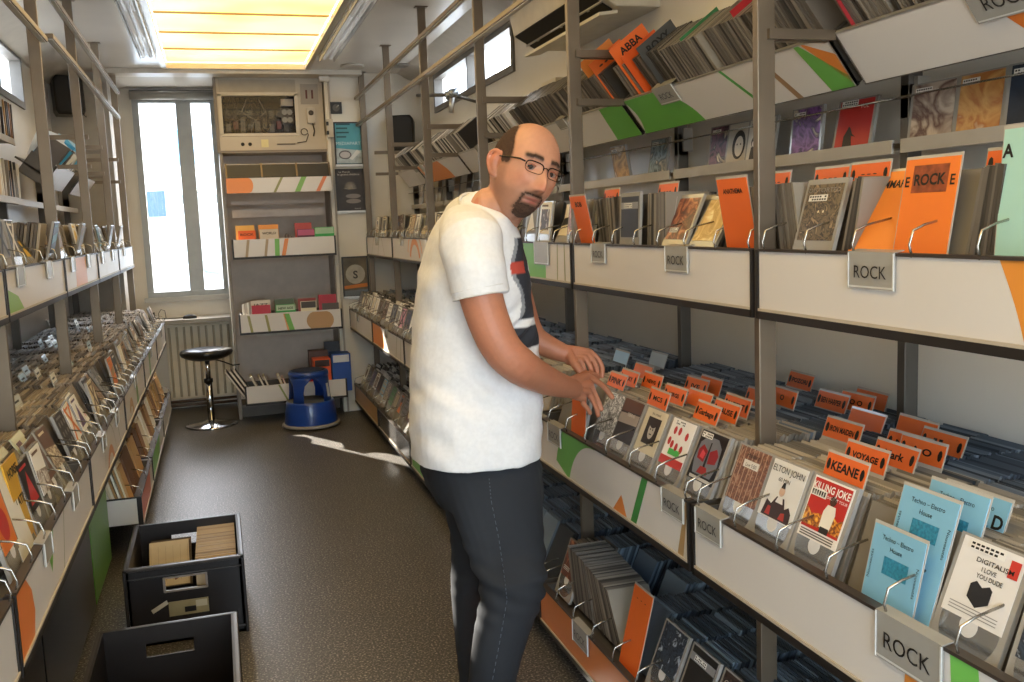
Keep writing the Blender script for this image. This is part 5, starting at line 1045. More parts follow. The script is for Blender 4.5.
# ------------------------------------------------------------------ crates
def crate(x0,x1,y0,y1,label,holes=True):
    e=empty('storage_crate',((x0+x1)/2,(y0+y1)/2,0)); tag(e,label,'crate'); W=x1-x0; D=y1-y0; Hh=.30; CM=mat('#1b1613',.42,var=.15); t=.008
    g=MB(); ins=.012
    def wall(o,u,L,n,hole):
        o=V(o);u=V(u);n=V(n); z=V((0,0,1))
        if not hole: g.ob(o,u*L,z*Hh,n*t,CM); return
        a,b=L/2-.07,L/2+.07; c,d=.20,.245
        g.ob(o,u*L,z*c,n*t,CM); g.ob(o+z*d,u*L,z*(Hh-d),n*t,CM); g.ob(o+z*c,u*a,z*(d-c),n*t,CM); g.ob(o+u*b+z*c,u*(L-b),z*(d-c),n*t,CM)
    wall((-W/2+ins,-D/2+ins,0),(1,0,0),W-2*ins,(0,1,0),holes); wall((-W/2+ins,D/2-ins,0),(1,0,0),W-2*ins,(0,-1,0),holes)
    wall((-W/2+ins,-D/2+ins,0),(0,1,0),D-2*ins,(1,0,0),False); wall((W/2-ins,-D/2+ins,0),(0,1,0),D-2*ins,(-1,0,0),False)
    g.box(-W/2+ins,W/2-ins,-D/2+ins,D/2-ins,0,.01,CM); g.obj('shell',e)
    g=MB(); RMt=mat('#3a3531',.28,var=.1)
    for a,b,c,d in ((-W/2,W/2,-D/2,-D/2+.016),(-W/2,W/2,D/2-.016,D/2),(-W/2,-W/2+.016,-D/2,D/2),(W/2-.016,W/2,-D/2,D/2)): g.box(a,b,c,d,Hh-.012,Hh,RMt)
    for a,b,c,d in ((-W/2+.005,W/2-.005,-D/2+.004,-D/2+.012),(-W/2+.004,-W/2+.012,-D/2,D/2),(W/2-.012,W/2-.004,-D/2,D/2)): g.box(a,b,c,d,.255,.262,CM); g.box(a,b,c,d,.02,.03,CM)
    for a in (-1,1):
        for b in (-1,1): g.box(a*W/2-(.012 if a>0 else 0),a*W/2+(.012 if a<0 else 0),b*D/2-(.012 if b>0 else 0),b*D/2+(.012 if b<0 else 0),.0,Hh-.01,CM)
    g.obj('rim',e,.003)
    g=MB(); 
    for yy in ((-D/2+ins-.002,) if True else ()):
        for a,b,c,d in ((-.075,.075,.245,.252),(-.075,.075,.193,.2),(-.078,-.07,.195,.25),(.07,.078,.195,.25)): g.box(a,b,yy-.003,yy+.002,c,d,mat('#8a8178',.3))
    g.obj('grip_edge',e)
    return e,W,D
e,W,D=crate(-.41,.015,3.575,4.14,'black plastic crate holding CDs, standing behind the nearer crate')
g=MB(); g.box(-.065,.075,-D/2+.009,-D/2+.012,.10,.155,mat('#8f8460',.5,var=.2)); g.box(-.01,.03,-D/2+.008,-D/2+.0095,.11,.13,INK); g.box(.03,.07,-D/2+.008,-D/2+.0095,.125,.15,flat('#b8b096'))
g.ob((-.12,-D/2+.008,.12),(.055,0,.03),(-.006,0,.014),(0,.002,0),flat('#b8b09c')); g.obj('paper_label',e)
crate(-.435,-.02,2.46,3.04,'nearer empty looking black plastic crate at the bottom edge of the photo')
# discs in crates
M=Matrix.Translation((-.27,3.86,.12))@Matrix.Rotation(rad(-42),4,'X')
g=MB(); g.box(-.075,.075,0,.012,0,.19,mat('#b8a684',.35,var=.08)); [g.box(-.07+.028*i,-.069+.028*i,-.001,0,.02,.17,flat('#8f7f62')) for i in range(6)]; g.ob((.02,-.0012,.02),(.05,0,.03),(-.006,0,.016),(0,.001,0),flat('#5c2c24'))
o=g.obj('compact_disc'); o.matrix_world=M; tag(o,'tan CD case lying tilted in the left half of the far crate','CD')
for i in range(3):
    g=MB(); g.box(-.078,.078,0,.012,0,.19,mat(('#3c2c22','#6a5038','#2a2320')[i],.4)); o=g.obj('compact_disc'); o.matrix_world=Matrix.Translation((-.265,3.88+.02*i,.11))@Matrix.Rotation(rad(-42),4,'X'); tag(o,('dark brown','mid brown','blackish')[i]+' CD case under the tan case in the far crate','CD')
for i in range(38):
    g=MB() if i==0 else g
    if i==0:
        g.box(-.075,.075,0,.009,0,.15,rampmat('tan_sleeves',['#b09468','#c4a878','#9a8058','#bca274'],.5)); me=g.mesh('crate_sleeve')
    o=bpy.data.objects.new('compact_disc',me); COL.objects.link(o); o.matrix_world=Matrix.Translation((-.088,3.66+.0115*i,.12+R.uniform(-.002,.002)))@Matrix.Rotation(rad(-12),4,'X'); tag(o,'tan CD sleeve in the tight upright row filling the right half of the far crate','CD','CD sleeves in the far crate')
for i in range(14):
    o=bpy.data.objects.new('compact_disc',me); COL.objects.link(o); o.matrix_world=Matrix.Translation((-.14 if i%2 else -.31,2.70+.0115*(i//2),.02))@Matrix.Rotation(rad(-12),4,'X'); tag(o,'CD sleeve low in the nearer black crate at the bottom of the photo','CD','CD sleeves in the nearer crate')
#PERSON
# ------------------------------------------------------------------ person
def sk_mat(name,rough,sss=0):
    m=bpy.data.materials.new(name); m.use_nodes=True; nt=m.node_tree; b=nt.nodes['Principled BSDF']
    a=nt.nodes.new('ShaderNodeVertexColor'); a.layer_name='tone'; n=nt.nodes.new('ShaderNodeTexNoise'); n.inputs['Scale'].default_value=90; n.inputs['Detail'].default_value=4
    mx=nt.nodes.new('ShaderNodeMix'); mx.data_type='RGBA'; mx.blend_type='MULTIPLY'; mx.inputs[0].default_value=.18
    tc=nt.nodes.new('ShaderNodeTexCoord'); nt.links.new(tc.outputs['Object'],n.inputs['Vector'])
    nt.links.new(a.outputs['Color'],mx.inputs[6]); nt.links.new(n.outputs['Fac'],mx.inputs[7]); nt.links.new(mx.outputs[2],b.inputs['Base Color'])
    b.inputs['Roughness'].default_value=rough
    if sss: b.inputs['Subsurface Weight'].default_value=sss; b.inputs['Subsurface Radius'].default_value=(.012,.005,.003); b.inputs['Subsurface Scale'].default_value=1
    return m
def remesh(mb,voxel,smooth=2,name='m'):
    o=mb.obj(name); r=o.modifiers.new('r','REMESH'); r.mode='VOXEL'; r.voxel_size=voxel
    if smooth: s=o.modifiers.new('s','SMOOTH'); s.factor=.5; s.iterations=smooth
    dg=bpy.context.evaluated_depsgraph_get(); me=bpy.data.meshes.new_from_object(o.evaluated_get(dg)); bpy.data.objects.remove(o)
    me.materials.clear(); me.polygons.foreach_set('use_smooth',[True]*len(me.polygons)); return me
def fin(me,name,parent,m):
    me.materials.append(m); o=bpy.data.objects.new(name,me); COL.objects.link(o)
    if parent is not None: o.parent=parent
    return o
def paint(me,fn):
    ca=me.color_attributes.new('tone','FLOAT_COLOR','POINT'); d=[]
    for v in me.vertices: d+= list(fn(v.co))
    ca.data.foreach_set('color',d)
def lerp(a,b,t): return tuple(x+(y-x)*t for x,y in zip(a,b))
def sst(a,b,x):
    t=max(0,min(1,(x-a)/(b-a))); return t*t*(3-2*t)
W=lambda px,py,Y: ray_at_y(px,py,Y)
DUM=mat('#888888')
def limb(g,pts,rs,n=14,flat=None):
    """tapered tube with rounded ends through the points (Catmull-Rom)"""
    P=[V(p) for p in pts]; out=[];ro=[]
    for i in range(len(P)-1):
        p0=P[max(0,i-1)];p1=P[i];p2=P[i+1];p3=P[min(len(P)-1,i+2)]
        for k in range(5):
            t=k/5; out.append(.5*((2*p1)+(p2-p0)*t+(2*p0-5*p1+4*p2-p3)*t*t+(3*p1-p0-3*p2+p3)*t**3)); ro.append(rs[i]+(rs[i+1]-rs[i])*t)
    out.append(P[-1]); ro.append(rs[-1])
    d0=(out[0]-out[1]).normalized(); d1=(out[-1]-out[-2]).normalized()
    pre=[(out[0]+d0*ro[0]*a,ro[0]*b) for a,b in ((.98,.2),(.8,.6),(.45,.89))]; post=[(out[-1]+d1*ro[-1]*a,ro[-1]*b) for a,b in ((.45,.89),(.8,.6),(.98,.2))]
    g.tube([p for p,_ in pre]+out+[p for p,_ in post],[r for _,r in pre]+ro+[r for _,r in post],DUM,n)
def hull_ring(px_l,px_r,py,Y,b,n=28,e=2.3,shift=0):
    """horizontal body ring whose outline spans px_l..px_r at image row py"""
    A_=W(px_l,py,Y); B_=W(px_r,py,Y); c=(A_+B_)/2; w=(B_-A_).length/2
    dirv=V((c.x,c.y,0)).normalized(); ph=math.atan2(dirv.x,dirv.y)
    a=math.sqrt(max(.0004,(w*w-b*b*math.sin(ph)**2)))/math.cos(ph)
    return V((c.x+shift,Y,c.z)),a
def srings(g,rows,n=32,e=2.4,tilt=0):
    rr=[]
    for (xl,xr,py,Y,b) in rows:
        c,a=hull_ring(xl,xr,py,Y,b)
        ring=[]
        for k in range(n):
            t=2*PI*k/n; ct,st_=math.cos(t),math.sin(t)
            x=a*abs(ct)**(2/e)*(1 if ct>0 else -1); y=b*abs(st_)**(2/e)*(1 if st_>0 else -1)
            ring.append(V((c.x+x,c.y+y,c.z+tilt*x)))
        rr.append(ring)
    if rr[0][0].z>rr[-1][0].z: rr=rr[::-1]
    g.rings(rr,DUM)
PB=2.42
person=empty('person',(.66,PB,0)); tag(person,'man in a white t-shirt and dark jeans turning his head while flicking through CDs','person')
PL=V((.66,PB,0))
# ---- head frame
HC=W(523,172,2.30)
toc=(CO-HC).normalized(); hr=CR; hu=(CU-toc*CU.dot(toc)).normalized(); hr=hu.cross(toc)   # camera facing frame at the head: hr = image right, hu = image up
yw,rl,pt=rad(30),rad(21),rad(6)
f_=(toc*math.cos(yw)+hr*math.sin(yw)).normalized(); s_=(hr*math.cos(yw)-toc*math.sin(yw)).normalized(); up_=hu
# roll about the view axis (top towards image right), then pitch
def rotv(v,ax,a): return Matrix.Rotation(a,3,ax)@v
f_,s_,up_=[rotv(v,toc,-rl) for v in (f_,s_,up_)]
f_,up_=rotv(f_,s_,-pt),rotv(up_,s_,-pt)
HS=1.0
HM=Matrix(((s_.x,f_.x,up_.x),(s_.y,f_.y,up_.y),(s_.z,f_.z,up_.z)))  # local x = face's left in image right, y forward, z up
if HM.determinant()<0: print('BAD HEAD FRAME')
def H(x,y,z): return HC+HM@V((x,y,z))*HS
def gs(x,s): return math.exp(-(x/s)**2)
def headpt(th,ph):
    # th: azimuth (0 = forward), ph: elevation
    cx_,cy_,cz_=math.sin(th)*math.cos(ph),math.cos(th)*math.cos(ph),math.sin(ph)
    a,b,c=.077,.098,.122
    e=2.25
    r=(abs(cx_/a)**e+abs(cy_/b)**e+abs(cz_/c)**e)**(-1/e)
    x,y,z=cx_*r,cy_*r,cz_*r
    if z<0:
        t=min(1,-z/.12); x*=1-.30*t**1.5; 
        if y<0: y*=1-.45*t
        else: y*=1-.10*t
    if z>0 and y>0: y*=1-.10*(z/.12)**2
    if y<0 and z>0: y*=1.06
    # face relief
    if y>0:
        fr=sst(.02,.07,y)
        dy=0
        dy+=.0055*gs(z-.034,.010)*(gs(abs(x)-.026,.02)+.5*gs(x,.012))      # brow
        dy-=.0105*gs(z-.014,.014)*gs(abs(x)-.031,.017)                      # sockets
        nz=sst(.026,-.030,z)*sst(-.052,-.036,z); dy+=.031*nz*gs(x,.0068+.0075*sst(.02,-.034,z))
        dy+=.006*gs(z+.036,.009)*gs(abs(x)-.013,.007)                       # nostril wings
        dy+=.005*gs(z+.018,.020)*gs(abs(x)-.046,.018)                       # cheek
        dy-=.003*gs(z+.045,.012)*gs(abs(x)-.032,.012)
        dy+=.006*gs(z+.060,.0055)*gs(x,.021)+.0055*gs(z+.072,.005)*gs(x,.018)-.0045*gs(z+.0665,.0022)*gs(x,.024)
        dy-=.003*gs(z+.083,.006)*gs(x,.02); dy+=.009*gs(z+.100,.014)*gs(x,.022)
        y+=dy*fr
    return V((x,y,z))
g=MB(); N1,N2=120,90; vs=[];fs=[]
for j in range(N2+1):
    ph=-PI/2+PI*j/N2
    ph=max(-PI/2+.001,min(PI/2-.001,ph))
    for i in range(N1): p=headpt(2*PI*i/N1,ph); vs.append(H(*p))
for j in range(N2):
    for i in range(N1): fs.append((j*N1+i,j*N1+(i+1)%N1,(j+1)*N1+(i+1)%N1,(j+1)*N1+i))
fs.append(tuple(range(N1))[::-1]); fs.append(tuple(N2*N1+i for i in range(N1)))
g.add(vs,[tuple(f)[::-1] for f in fs],DUM,True)
# ears
for sd in (-1,1):
    def E(u,v,w): # u back, v up, w out
        return H(sd*(.0735+w*.8+u*.35),.002-u*1.0,-.004+v*.95)
    pts=[E(.000,-.030,.000),E(.010,-.026,.005),E(.021,-.008,.010),E(.026,.010,.013),E(.022,.026,.013),E(.010,.033,.010),E(-.002,.026,.005)]
    limb(g,pts,[.0055,.0065,.0055,.005,.005,.0055,.005],12)
    limb(g,[E(.004,-.022,.000),E(.012,-.004,.002),E(.012,.012,.003),E(.006,.024,.002)],[.008,.0105,.011,.009],12); limb(g,[E(.014,-.012,.003),E(.018,.006,.005)],[.007,.008],10)
# neck, built from under the skull down into the shirt
n0=H(0,-.030,-.045); SH=W(478,222,2.42)
limb(g,[n0,H(0,-.045,-.10),W(489,212,2.36),W(478,238,2.43)],[.056,.058,.060,.068],28)
limb(g,[H(0,.0,-.085),W(500,222,2.37),W(492,245,2.43)],[.040,.046,.052],24)
# inner trunk and legs
limb(g,[W(472,250,2.46),W(470,330,2.47),W(474,420,2.47)],[.09,.105,.11],20)
limb(g,[W(490,450,2.38),W(512,590,2.33),W(490,740,2.34)],[.06,.045,.035]); limb(g,[W(474,450,2.52),W(476,600,2.57),W(481,710,2.62)],[.06,.042,.034])
# ---- near (right) arm
Ysh=2.235
arm=[W(474,252,Ysh),W(482,300,Ysh-.015),W(499,344,2.20),W(520,366,2.215),W(548,381,2.33),W(574,389,2.465)]
limb(g,arm,[.058,.053,.049,.047,.038,.026],30)
limb(g,[W(496,336,2.20),W(504,350,2.20)],[.046,.045],24)
# hand: palm from wrist to knuckles
wr=W(572,388,2.47); kn=W(589,384,2.515)
def hand(g,wr,knc,acr,nrm,fing,thumb,pw=.036,th=.013):
    """palm as a fan of limbs wrist->knuckle, then fingers as lists of points"""
    for k,(kp,fp,r) in enumerate(fing):
        a=wr+acr*((k-1.5)*.011); limb(g,[a,(a+kp)/2+nrm*.002,kp],[.0165,.0145,.0105],10)
        limb(g,[kp]+fp,[r+.0012]+[r-.0004*i for i in range(len(fp))],10)
    a=wr+acr*(-.018); limb(g,[a]+thumb,[.015,.013,.0105,.0085][:len(thumb)+1],10)
tc_=(CO-wr).normalized()
acr=(W(575,400,2.47)-W(570,378,2.47)).normalized()
k1=[W(587,376,2.53),W(590,384,2.52),W(588,392,2.505),W(583,398,2.49)]
hand(g,wr,kn,acr,tc_,[
 (k1[0],[W(598,382,2.55),W(606,389,2.555),W(612,397,2.55)],.0088),
 (k1[1],[W(594,393,2.53),W(598,401,2.53),W(601,409,2.525)],.0090),
 (k1[2],[W(592,399,2.51),W(596,407,2.515),W(598,415,2.515)],.0084),
 (k1[3],[W(583,403,2.49),W(587,408,2.495),W(590,413,2.50)],.0075)],
 [W(580,377,2.56),W(590,374,2.585),W(598,377,2.60)])
# ---- far (left) arm
arm2=[W(510,270,2.66),W(522,315,2.70),W(533,337,2.70),W(549,347,2.68),W(566,354,2.66)]
limb(g,arm2,[.05,.046,.040,.034,.026],28)
wr2=W(568,355,2.66); acr2=(W(572,368,2.66)-W(566,346,2.66)).normalized()
hand(g,wr2,None,acr2,tc_,[
 (W(590,352,2.66),[W(597,358,2.655),W(602,367,2.65),W(602,376,2.645)],.0085),
 (W(588,355,2.65),[W(594,362,2.64),W(597,371,2.635),W(596,380,2.63)],.0088),
 (W(585,358,2.64),[W(590,366,2.63),W(592,374,2.625),W(590,381,2.62)],.0082),
 (W(581,361,2.63),[W(584,369,2.62),W(586,376,2.615),W(585,381,2.61)],.0075)],
 [W(576,366,2.61),W(584,376,2.60),W(592,383,2.60)])
me=remesh(g,.0024,3,'body')
SKIN=lin('#b87a5c')[:3]; SKF=lin('#d09a7c')[:3]; LIP=lin('#a85f54')[:3]; HAIR_RECESS=lin('#26180f')[:3]; REDD=lin('#c0694c')[:3]; STUB=lin('#8d6450')[:3]; BRW=lin('#1a100a')[:3]
HMI=HM.inverted()
def tone(co):
    p=HMI@(co-HC); x,y,z=p
    c=SKIN
    if p.length<.17:
        c=lerp(SKIN,SKF,.7)
        if y>0: c=lerp(c,REDD,.5*gs(z+.03,.012)*gs(x,.018)); c=lerp(c,REDD,.35*gs(z+.02,.02)*gs(abs(x)-.045,.02))
        if abs(x)>.0765 and abs(y)<.05: c=lerp(c,REDD,.5)
        # stubble along the jaw
        jw=sst(-.035,-.06,z)*sst(-.02,.02,y+.01) if z<0 else 0
        c=lerp(c,STUB,.55*jw*(1 if z>-.13 else 0))
        sb=sst(.045,.06,abs(x))*sst(.012,-.01,z)*sst(-.02,.0,y)*sst(.05,.03,y); c=lerp(c,STUB,.45*sb)
        # goatee and moustache
        nz_=.25*(noise.noise(V((x,y,z))*160))
        go=sst(.030,.020,abs(x)+.006*nz_)*sst(-.072,-.082,z)*sst(.035,.05,y+.0)
        mo=sst(.030,.024,abs(x))*gs(z+.0525,.0055)*sst(.05,.06,y); sd_=gs(abs(x)-.027,.0055)*sst(-.05,-.056,z)*sst(-.10,-.09,z)*sst(.03,.05,y)
        b_=max(go,mo*.85,sd_*.8); c=lerp(c,HAIR_RECESS,min(1,b_*(.92+nz_)))
        c=lerp(c,HAIR_RECESS,.7*gs(z+.0662,.0016)*gs(x,.022)*sst(.05,.065,y)); c=lerp(c,HAIR_RECESS,.6*gs(z+.0435,.003)*gs(abs(x)-.008,.0045)*sst(.07,.085,y))  # mouth line and nostrils: recess shade painted into the skin colour
        li=gs(x,.017)*max(gs(z+.0620,.0028),gs(z+.0700,.0036))*sst(.05,.065,y); c=lerp(c,LIP,min(.9,1.2*li))
        br=gs(z-.0365-.12*(abs(x)-.02)*(1 if abs(x)<.035 else -.3),.0062)*sst(.008,.014,abs(x))*sst(.056,.047,abs(x))*sst(.03,.05,y); c=lerp(c,BRW,min(.95,1.2*br))
        ey=gs(z-.006,.004)*gs(abs(x)-.031,.014)*sst(.04,.06,y); c=lerp(c,REDD,.4*ey)
        # cropped hair on sides and back, bald on top
        up=.100 if y<0 else .100-1.35*y
        hl=sst(.030,.042,abs(x))*sst(up+.012,up-.008,z)*sst(-.004,.012,z+.35*max(0,-y-.02))*sst(.052,.036,y+.25*max(0,z-.03))
        hl=max(hl,sst(-.050,-.068,y)*sst(.100,.085,z)*sst(-.055,-.03,z))
        if abs(x)>.0765 and -.06<y<.03 and z<.045: hl=0
        top=sst(.05,.09,z)*sst(.03,-.02,y)*.2
        c=lerp(c,HAIR_RECESS,min(.96,max(hl,top)*(1.0+.6*nz_)))
    else:
        c=lerp(SKIN,REDD,.25*max(0,noise.noise(co*14)))
    return c+(1,)
paint(me,tone)
# cropped hair shell
def hairmask(co):
    p=HMI@(co-HC); x,y,z=p
    if p.length>.17: return 0
    up=.100 if y<0 else .100-1.35*y
    hl=sst(.030,.042,abs(x))*sst(up+.012,up-.008,z)*sst(-.004,.012,z+.35*max(0,-y-.02))*sst(.052,.036,y+.25*max(0,z-.03))
    hl=max(hl,sst(-.050,-.068,y)*sst(.100,.085,z)*sst(-.055,-.03,z))
    if abs(x)>.0765 and -.06<y<.03 and z<.045: hl=0
    if y>0:
        nz_=.25*noise.noise(V((x,y,z))*160)
        go=sst(.030,.020,abs(x)+.006*nz_)*sst(-.072,-.082,z)*sst(.035,.05,y)
        mo=sst(.030,.024,abs(x))*gs(z+.0525,.0055)*sst(.05,.06,y); sd_=gs(abs(x)-.027,.0055)*sst(-.05,-.056,z)*sst(-.10,-.09,z)*sst(.03,.05,y)
        br=gs(z-.0365-.12*(abs(x)-.02)*(1 if abs(x)<.035 else -.3),.0043)*sst(.010,.016,abs(x))*sst(.054,.045,abs(x))*sst(.03,.05,y)
        b_=max(go,mo*.72,sd_*.7,br*1.05)
        if b_>.3: return b_*.95+.30*noise.noise(co*260)
    return hl+.35*noise.noise(co*220)
hv={};hvs=[];hfs=[]
for f in me.polygons:
    if all(hairmask(me.vertices[i].co)>.45 for i in f.vertices):
        q=[]
        for i in f.vertices:
            if i not in hv: v=me.vertices[i]; hv[i]=len(hvs); hvs.append(v.co+v.normal*(.0018+.0012*noise.noise(v.co*400))-PL)
            q.append(hv[i])
        hfs.append(q)
g=MB(); g.add(hvs,hfs,mat('#4a3426',.95,var=.35,scale=220,bump=.6,bscale=500),True); g.obj('hair',person)
for v in me.vertices: v.co-=PL
body=fin(me,'body',person,sk_mat('skin',.52,.10))
# eyes
g=MB(); EW=mat('#a3948a',.7,var=0); 
for sd in (-1,1):
    c=H(sd*.031,.0785,.010); vs=[];fs=[]
    g2=MB(); prof=[(.0118*math.sin(a),-.0118*math.cos(a)) for a in [PI*i/12 for i in range(1,12)]]
    vs=[HM@V((r*math.cos(2*PI*k/16),-z,r*math.sin(2*PI*k/16)))+c for r,z in prof for k in range(16)]
    fs=[(i*16+k,i*16+(k+1)%16,(i+1)*16+(k+1)%16,(i+1)*16+k) for i in range(len(prof)-1) for k in range(16)]+[tuple(range(16)),tuple((len(prof)-1)*16+k for k in range(16))]
    g2.add([v-PL for v in vs],fs,EW,True)
    gaze=(CO-c).normalized(); ux=gaze.cross(up_).normalized(); uy=ux.cross(gaze)
    g2.disc(c-PL+gaze*.0113,ux,uy,(0,0),.0066,mat('#2c1e16',.8,var=0),.0005,n=14) if ux.cross(uy).dot(gaze)>0 else g2.disc(c-PL+gaze*.0113,-ux,uy,(0,0),.0066,mat('#2c1e16',.8,var=0),.0005,n=14)
    g2.obj('eye',person)
    # lids
    gl=MB(); SKM=mat('#a8684c',.5,var=.03)
    for zz,yy,rr in ((.0165,.088,.0026),(.0045,.087,.0018)):
        pts=[H(sd*(.031+dx),yy-.9*abs(dx)**1.35,zz-(dx*dx)*(22 if zz>.01 else -12)) for dx in (-.016,-.01,-.004,.002,.008,.014)]
        gl.tube([p-PL for p in pts],[.001,rr,rr,rr,rr,.001],SKM,8)
    gl.obj('eyelid',person)
# glasses
g=MB(); GM=mat('#2a2320',.25,metal=.4,var=0); fr_=.0
for sd in (-1,1):
    rim=[]
    for k in range(24):
        a=2*PI*k/24; cx_=.0305; e=3.2
        dx=.0235*abs(math.cos(a))**(2/e)*(1 if math.cos(a)>0 else -1); dz=.0135*abs(math.sin(a))**(2/e)*(1 if math.sin(a)>0 else -1)
        rim.append(H(sd*(cx_+dx),.1035-.30*abs(cx_+dx)**1.25*2.2*.55,.010+dz))
    topm=[rim[k] for k in range(0,13)]; 
    g.tube([p-PL for p in rim[0:13]],.0016,GM,8); g.tube([p-PL for p in rim[12:24]+[rim[0]]],.0008,GM,6)
g.tube([H(-.008,.1015,.014)-PL,H(0,.104,.017)-PL,H(.008,.1015,.014)-PL],.0013,GM,8); o=g.obj('spectacles',person)
for sd in (-1,1):
    q=MB(); q.tube([H(sd*.054,.089,.017)-PL,H(sd*.0665,.082,.019)-PL,H(sd*.0765,.05,.018)-PL,H(sd*.0795,.0,.016)-PL,H(sd*.079,-.02,.008)-PL],[.002,.0024,.0019,.0016,.0014],GM,8); q.obj('temple_arm',o)
    rim=[H(sd*(.0305+.0225*math.cos(a)),.1035-.363*abs(.0305+.0225*math.cos(a))**1.25,.010+.013*math.sin(a))-PL for a in [2*PI*k/20 for k in range(20)]]
    q=MB(); q.add(rim,[tuple(range(20))],GLZ2); q.obj('lens',o)
# ---- t-shirt
g=MB()
rows=[(459,492,197,2.42,.07),(449,502,205,2.43,.12),(438,510,220,2.44,.165),(430,514,236,2.45,.18),(423,519,257,2.46,.185),(418,524,285,2.46,.18),(415,529,315,2.47,.172),(413,533,345,2.47,.172),(412,536,375,2.47,.178),(411,537,405,2.46,.185),(412,536,430,2.46,.19),(414,534,455,2.46,.19)]
srings(g,rows,36,2.5)
limb(g,[W(480,212,2.38),W(474,230,2.42)],[.058,.07],20)      # collar mound
for (P_,r_) in (([W(466,226,2.36),W(471,243,2.27),W(476,268,2.235),W(481,297,2.225)],[.066,.080,.074,.069]),([W(476,225,2.52),W(492,242,2.60),W(506,268,2.655),W(512,290,2.67)],[.085,.08,.068,.062])):
    d=(P_[-1]-P_[-2]).normalized(); out=[];
    # tube with a flat end at the hem
    pts=[];rs=[]
    for i in range(len(P_)-1):
        for k in range(4): t=k/4; pts.append(P_[i].lerp(P_[i+1],t)); rs.append(r_[i]+(r_[i+1]-r_[i])*t)
    pts.append(P_[-1]); rs.append(r_[-1]); g.tube(pts,rs,DUM,22)
me=remesh(g,.005,3,'shirt')
def fold(co):
    n=noise.noise(V((co.x*6,co.y*6,co.z*5)))*.5
    d=.0045*noise.noise(V((co.x*14+co.z*9,co.y*10,co.z*16-co.x*8)))
    low=sst(1.25,.95,co.z); q=co.x*1.0+co.z*.9
    d+=low*.006*math.sin((co.z*1.0+co.x*.75+n*.12)*75)*max(0,noise.noise(V((co.x*5+3,co.y*3,co.z*4))+V((1,2,3)))+.15)
    d+=.004*sst(1.22,1.32,co.z)*math.sin((co.z-co.x*.5+n*.08)*60)*max(0,noise.noise(co*7))
    d+=.0035*math.sin((co.z*.8+co.x*1.1+.05*noise.noise(V((co.x*4,co.y*4,co.z*4))))*95)*max(0,noise.noise(V((co.x*6-4,co.y*5,co.z*5)))+.05)*low*1.6
    d+=.007*gs(co.z-1.22,.05)*sst(.60,.70,co.x)*math.sin((co.z*1.2-co.x*.8)*110)*sst(2.40,2.30,co.y)
    return d
nm=[v.normal.copy() for v in me.vertices]
hem_sleeve=[(W(474,300,2.235),(W(481,296,2.235)-W(476,270,2.235)).normalized())]
for v,n in zip(me.vertices,nm): v.co+=n*fold(v.co)*1.35
TEE=lin('#e9e8e7')[:3]; NV=lin('#2c3038')[:3]; RD=lin('#c04a3a')[:3]; GY=lin('#8f9296')[:3]
_a,_b=W(506,243,2.33),W(519,328,2.33); GXB=(_a.x,_b.x,_a.z,_b.z); GXB=(_b.x,_a.x,_a.z,_b.z)
def tee(co):
    c=TEE
    # printed graphic on the chest
    z=co.z; fx=co.x
    if 1.17<z<1.47 and co.y<2.62 and z*1.0<1.455:
        k=sst(1.17,1.45,z); xb=GXB[0]+(GXB[1]-GXB[0])*(z-GXB[3])/(GXB[2]-GXB[3])
        xb+=.012*math.sin(z*40)
        if z<1.235: xb-=.012
        if fx>xb:
            c=NV
            if z>1.225 and fx<xb+.012: c=GY
            if abs(z-1.235)<.010: c=TEE
            if abs(z-1.38)<.014 and fx<xb+.05: c=RD
    return c+(1,)
paint(me,tee)
for v in me.vertices: v.co-=PL
TM=sk_mat('cotton',.8); shirt=fin(me,'t_shirt',person,TM)
# stitched hem and sleeve cuff bands
g=MB(); HMt=mat('#d8d6d3',.85,var=.03)
cuff=[]
ce=W(481,297,2.225); dd=(W(481,297,2.225)-W(476,270,2.235)).normalized(); xa=dd.cross(V((0,1,0))).normalized(); ya=dd.cross(xa)
for off in (-.02,-.003):
    g.tube([ce+dd*off+(xa*math.cos(a)+ya*math.sin(a))*.0695-PL for a in [2*PI*k/28 for k in range(29)]],.0016,HMt,6)
g.obj('sleeve_cuff',person)
# collar band
g=MB(); cc=W(484,208,2.38); nd=(W(497,185,2.33)-W(476,238,2.42)).normalized(); xa=nd.cross(V((0,1,0))).normalized(); ya=nd.cross(xa)
g.tube([cc+(xa*math.cos(a)*.066+ya*math.sin(a)*.066)-PL for a in [2*PI*k/32 for k in range(33)]],.005,HMt,8); g.obj('collar',person)
# ---- jeans
g=MB()
srings(g,[(422,533,440,2.45,.155),(420,535,455,2.45,.16),(427,538,480,2.45,.155),(440,540,500,2.44,.14)],32,2.4)
def leg(g,rows,n=26,e=2.2): srings(g,rows,n,e)
leg(g,[(440,536,470,2.37,.085),(450,540,500,2.365,.088),(458,541,520,2.355,.084),(468,543,548,2.34,.080),(478,544,575,2.30,.075),(482,543,592,2.30,.072),(479,537,610,2.30,.068),(475,529,632,2.30,.062),(471,520,660,2.305,.058),(469,515,682,2.31,.055),(467,512,715,2.31,.054),(466,512,748,2.31,.056)])
leg(g,[(430,515,470,2.515,.08),(445,520,500,2.52,.08),(451,510,530,2.53,.075),(452,505,560,2.54,.07),(452,500,590,2.55,.065),(454,496,620,2.56,.06),(457,497,650,2.57,.056),(461,500,685,2.58,.054),(463,503,722,2.59,.056)])
me=remesh(g,.0055,3,'jeans'); nm=[v.normal.copy() for v in me.vertices]
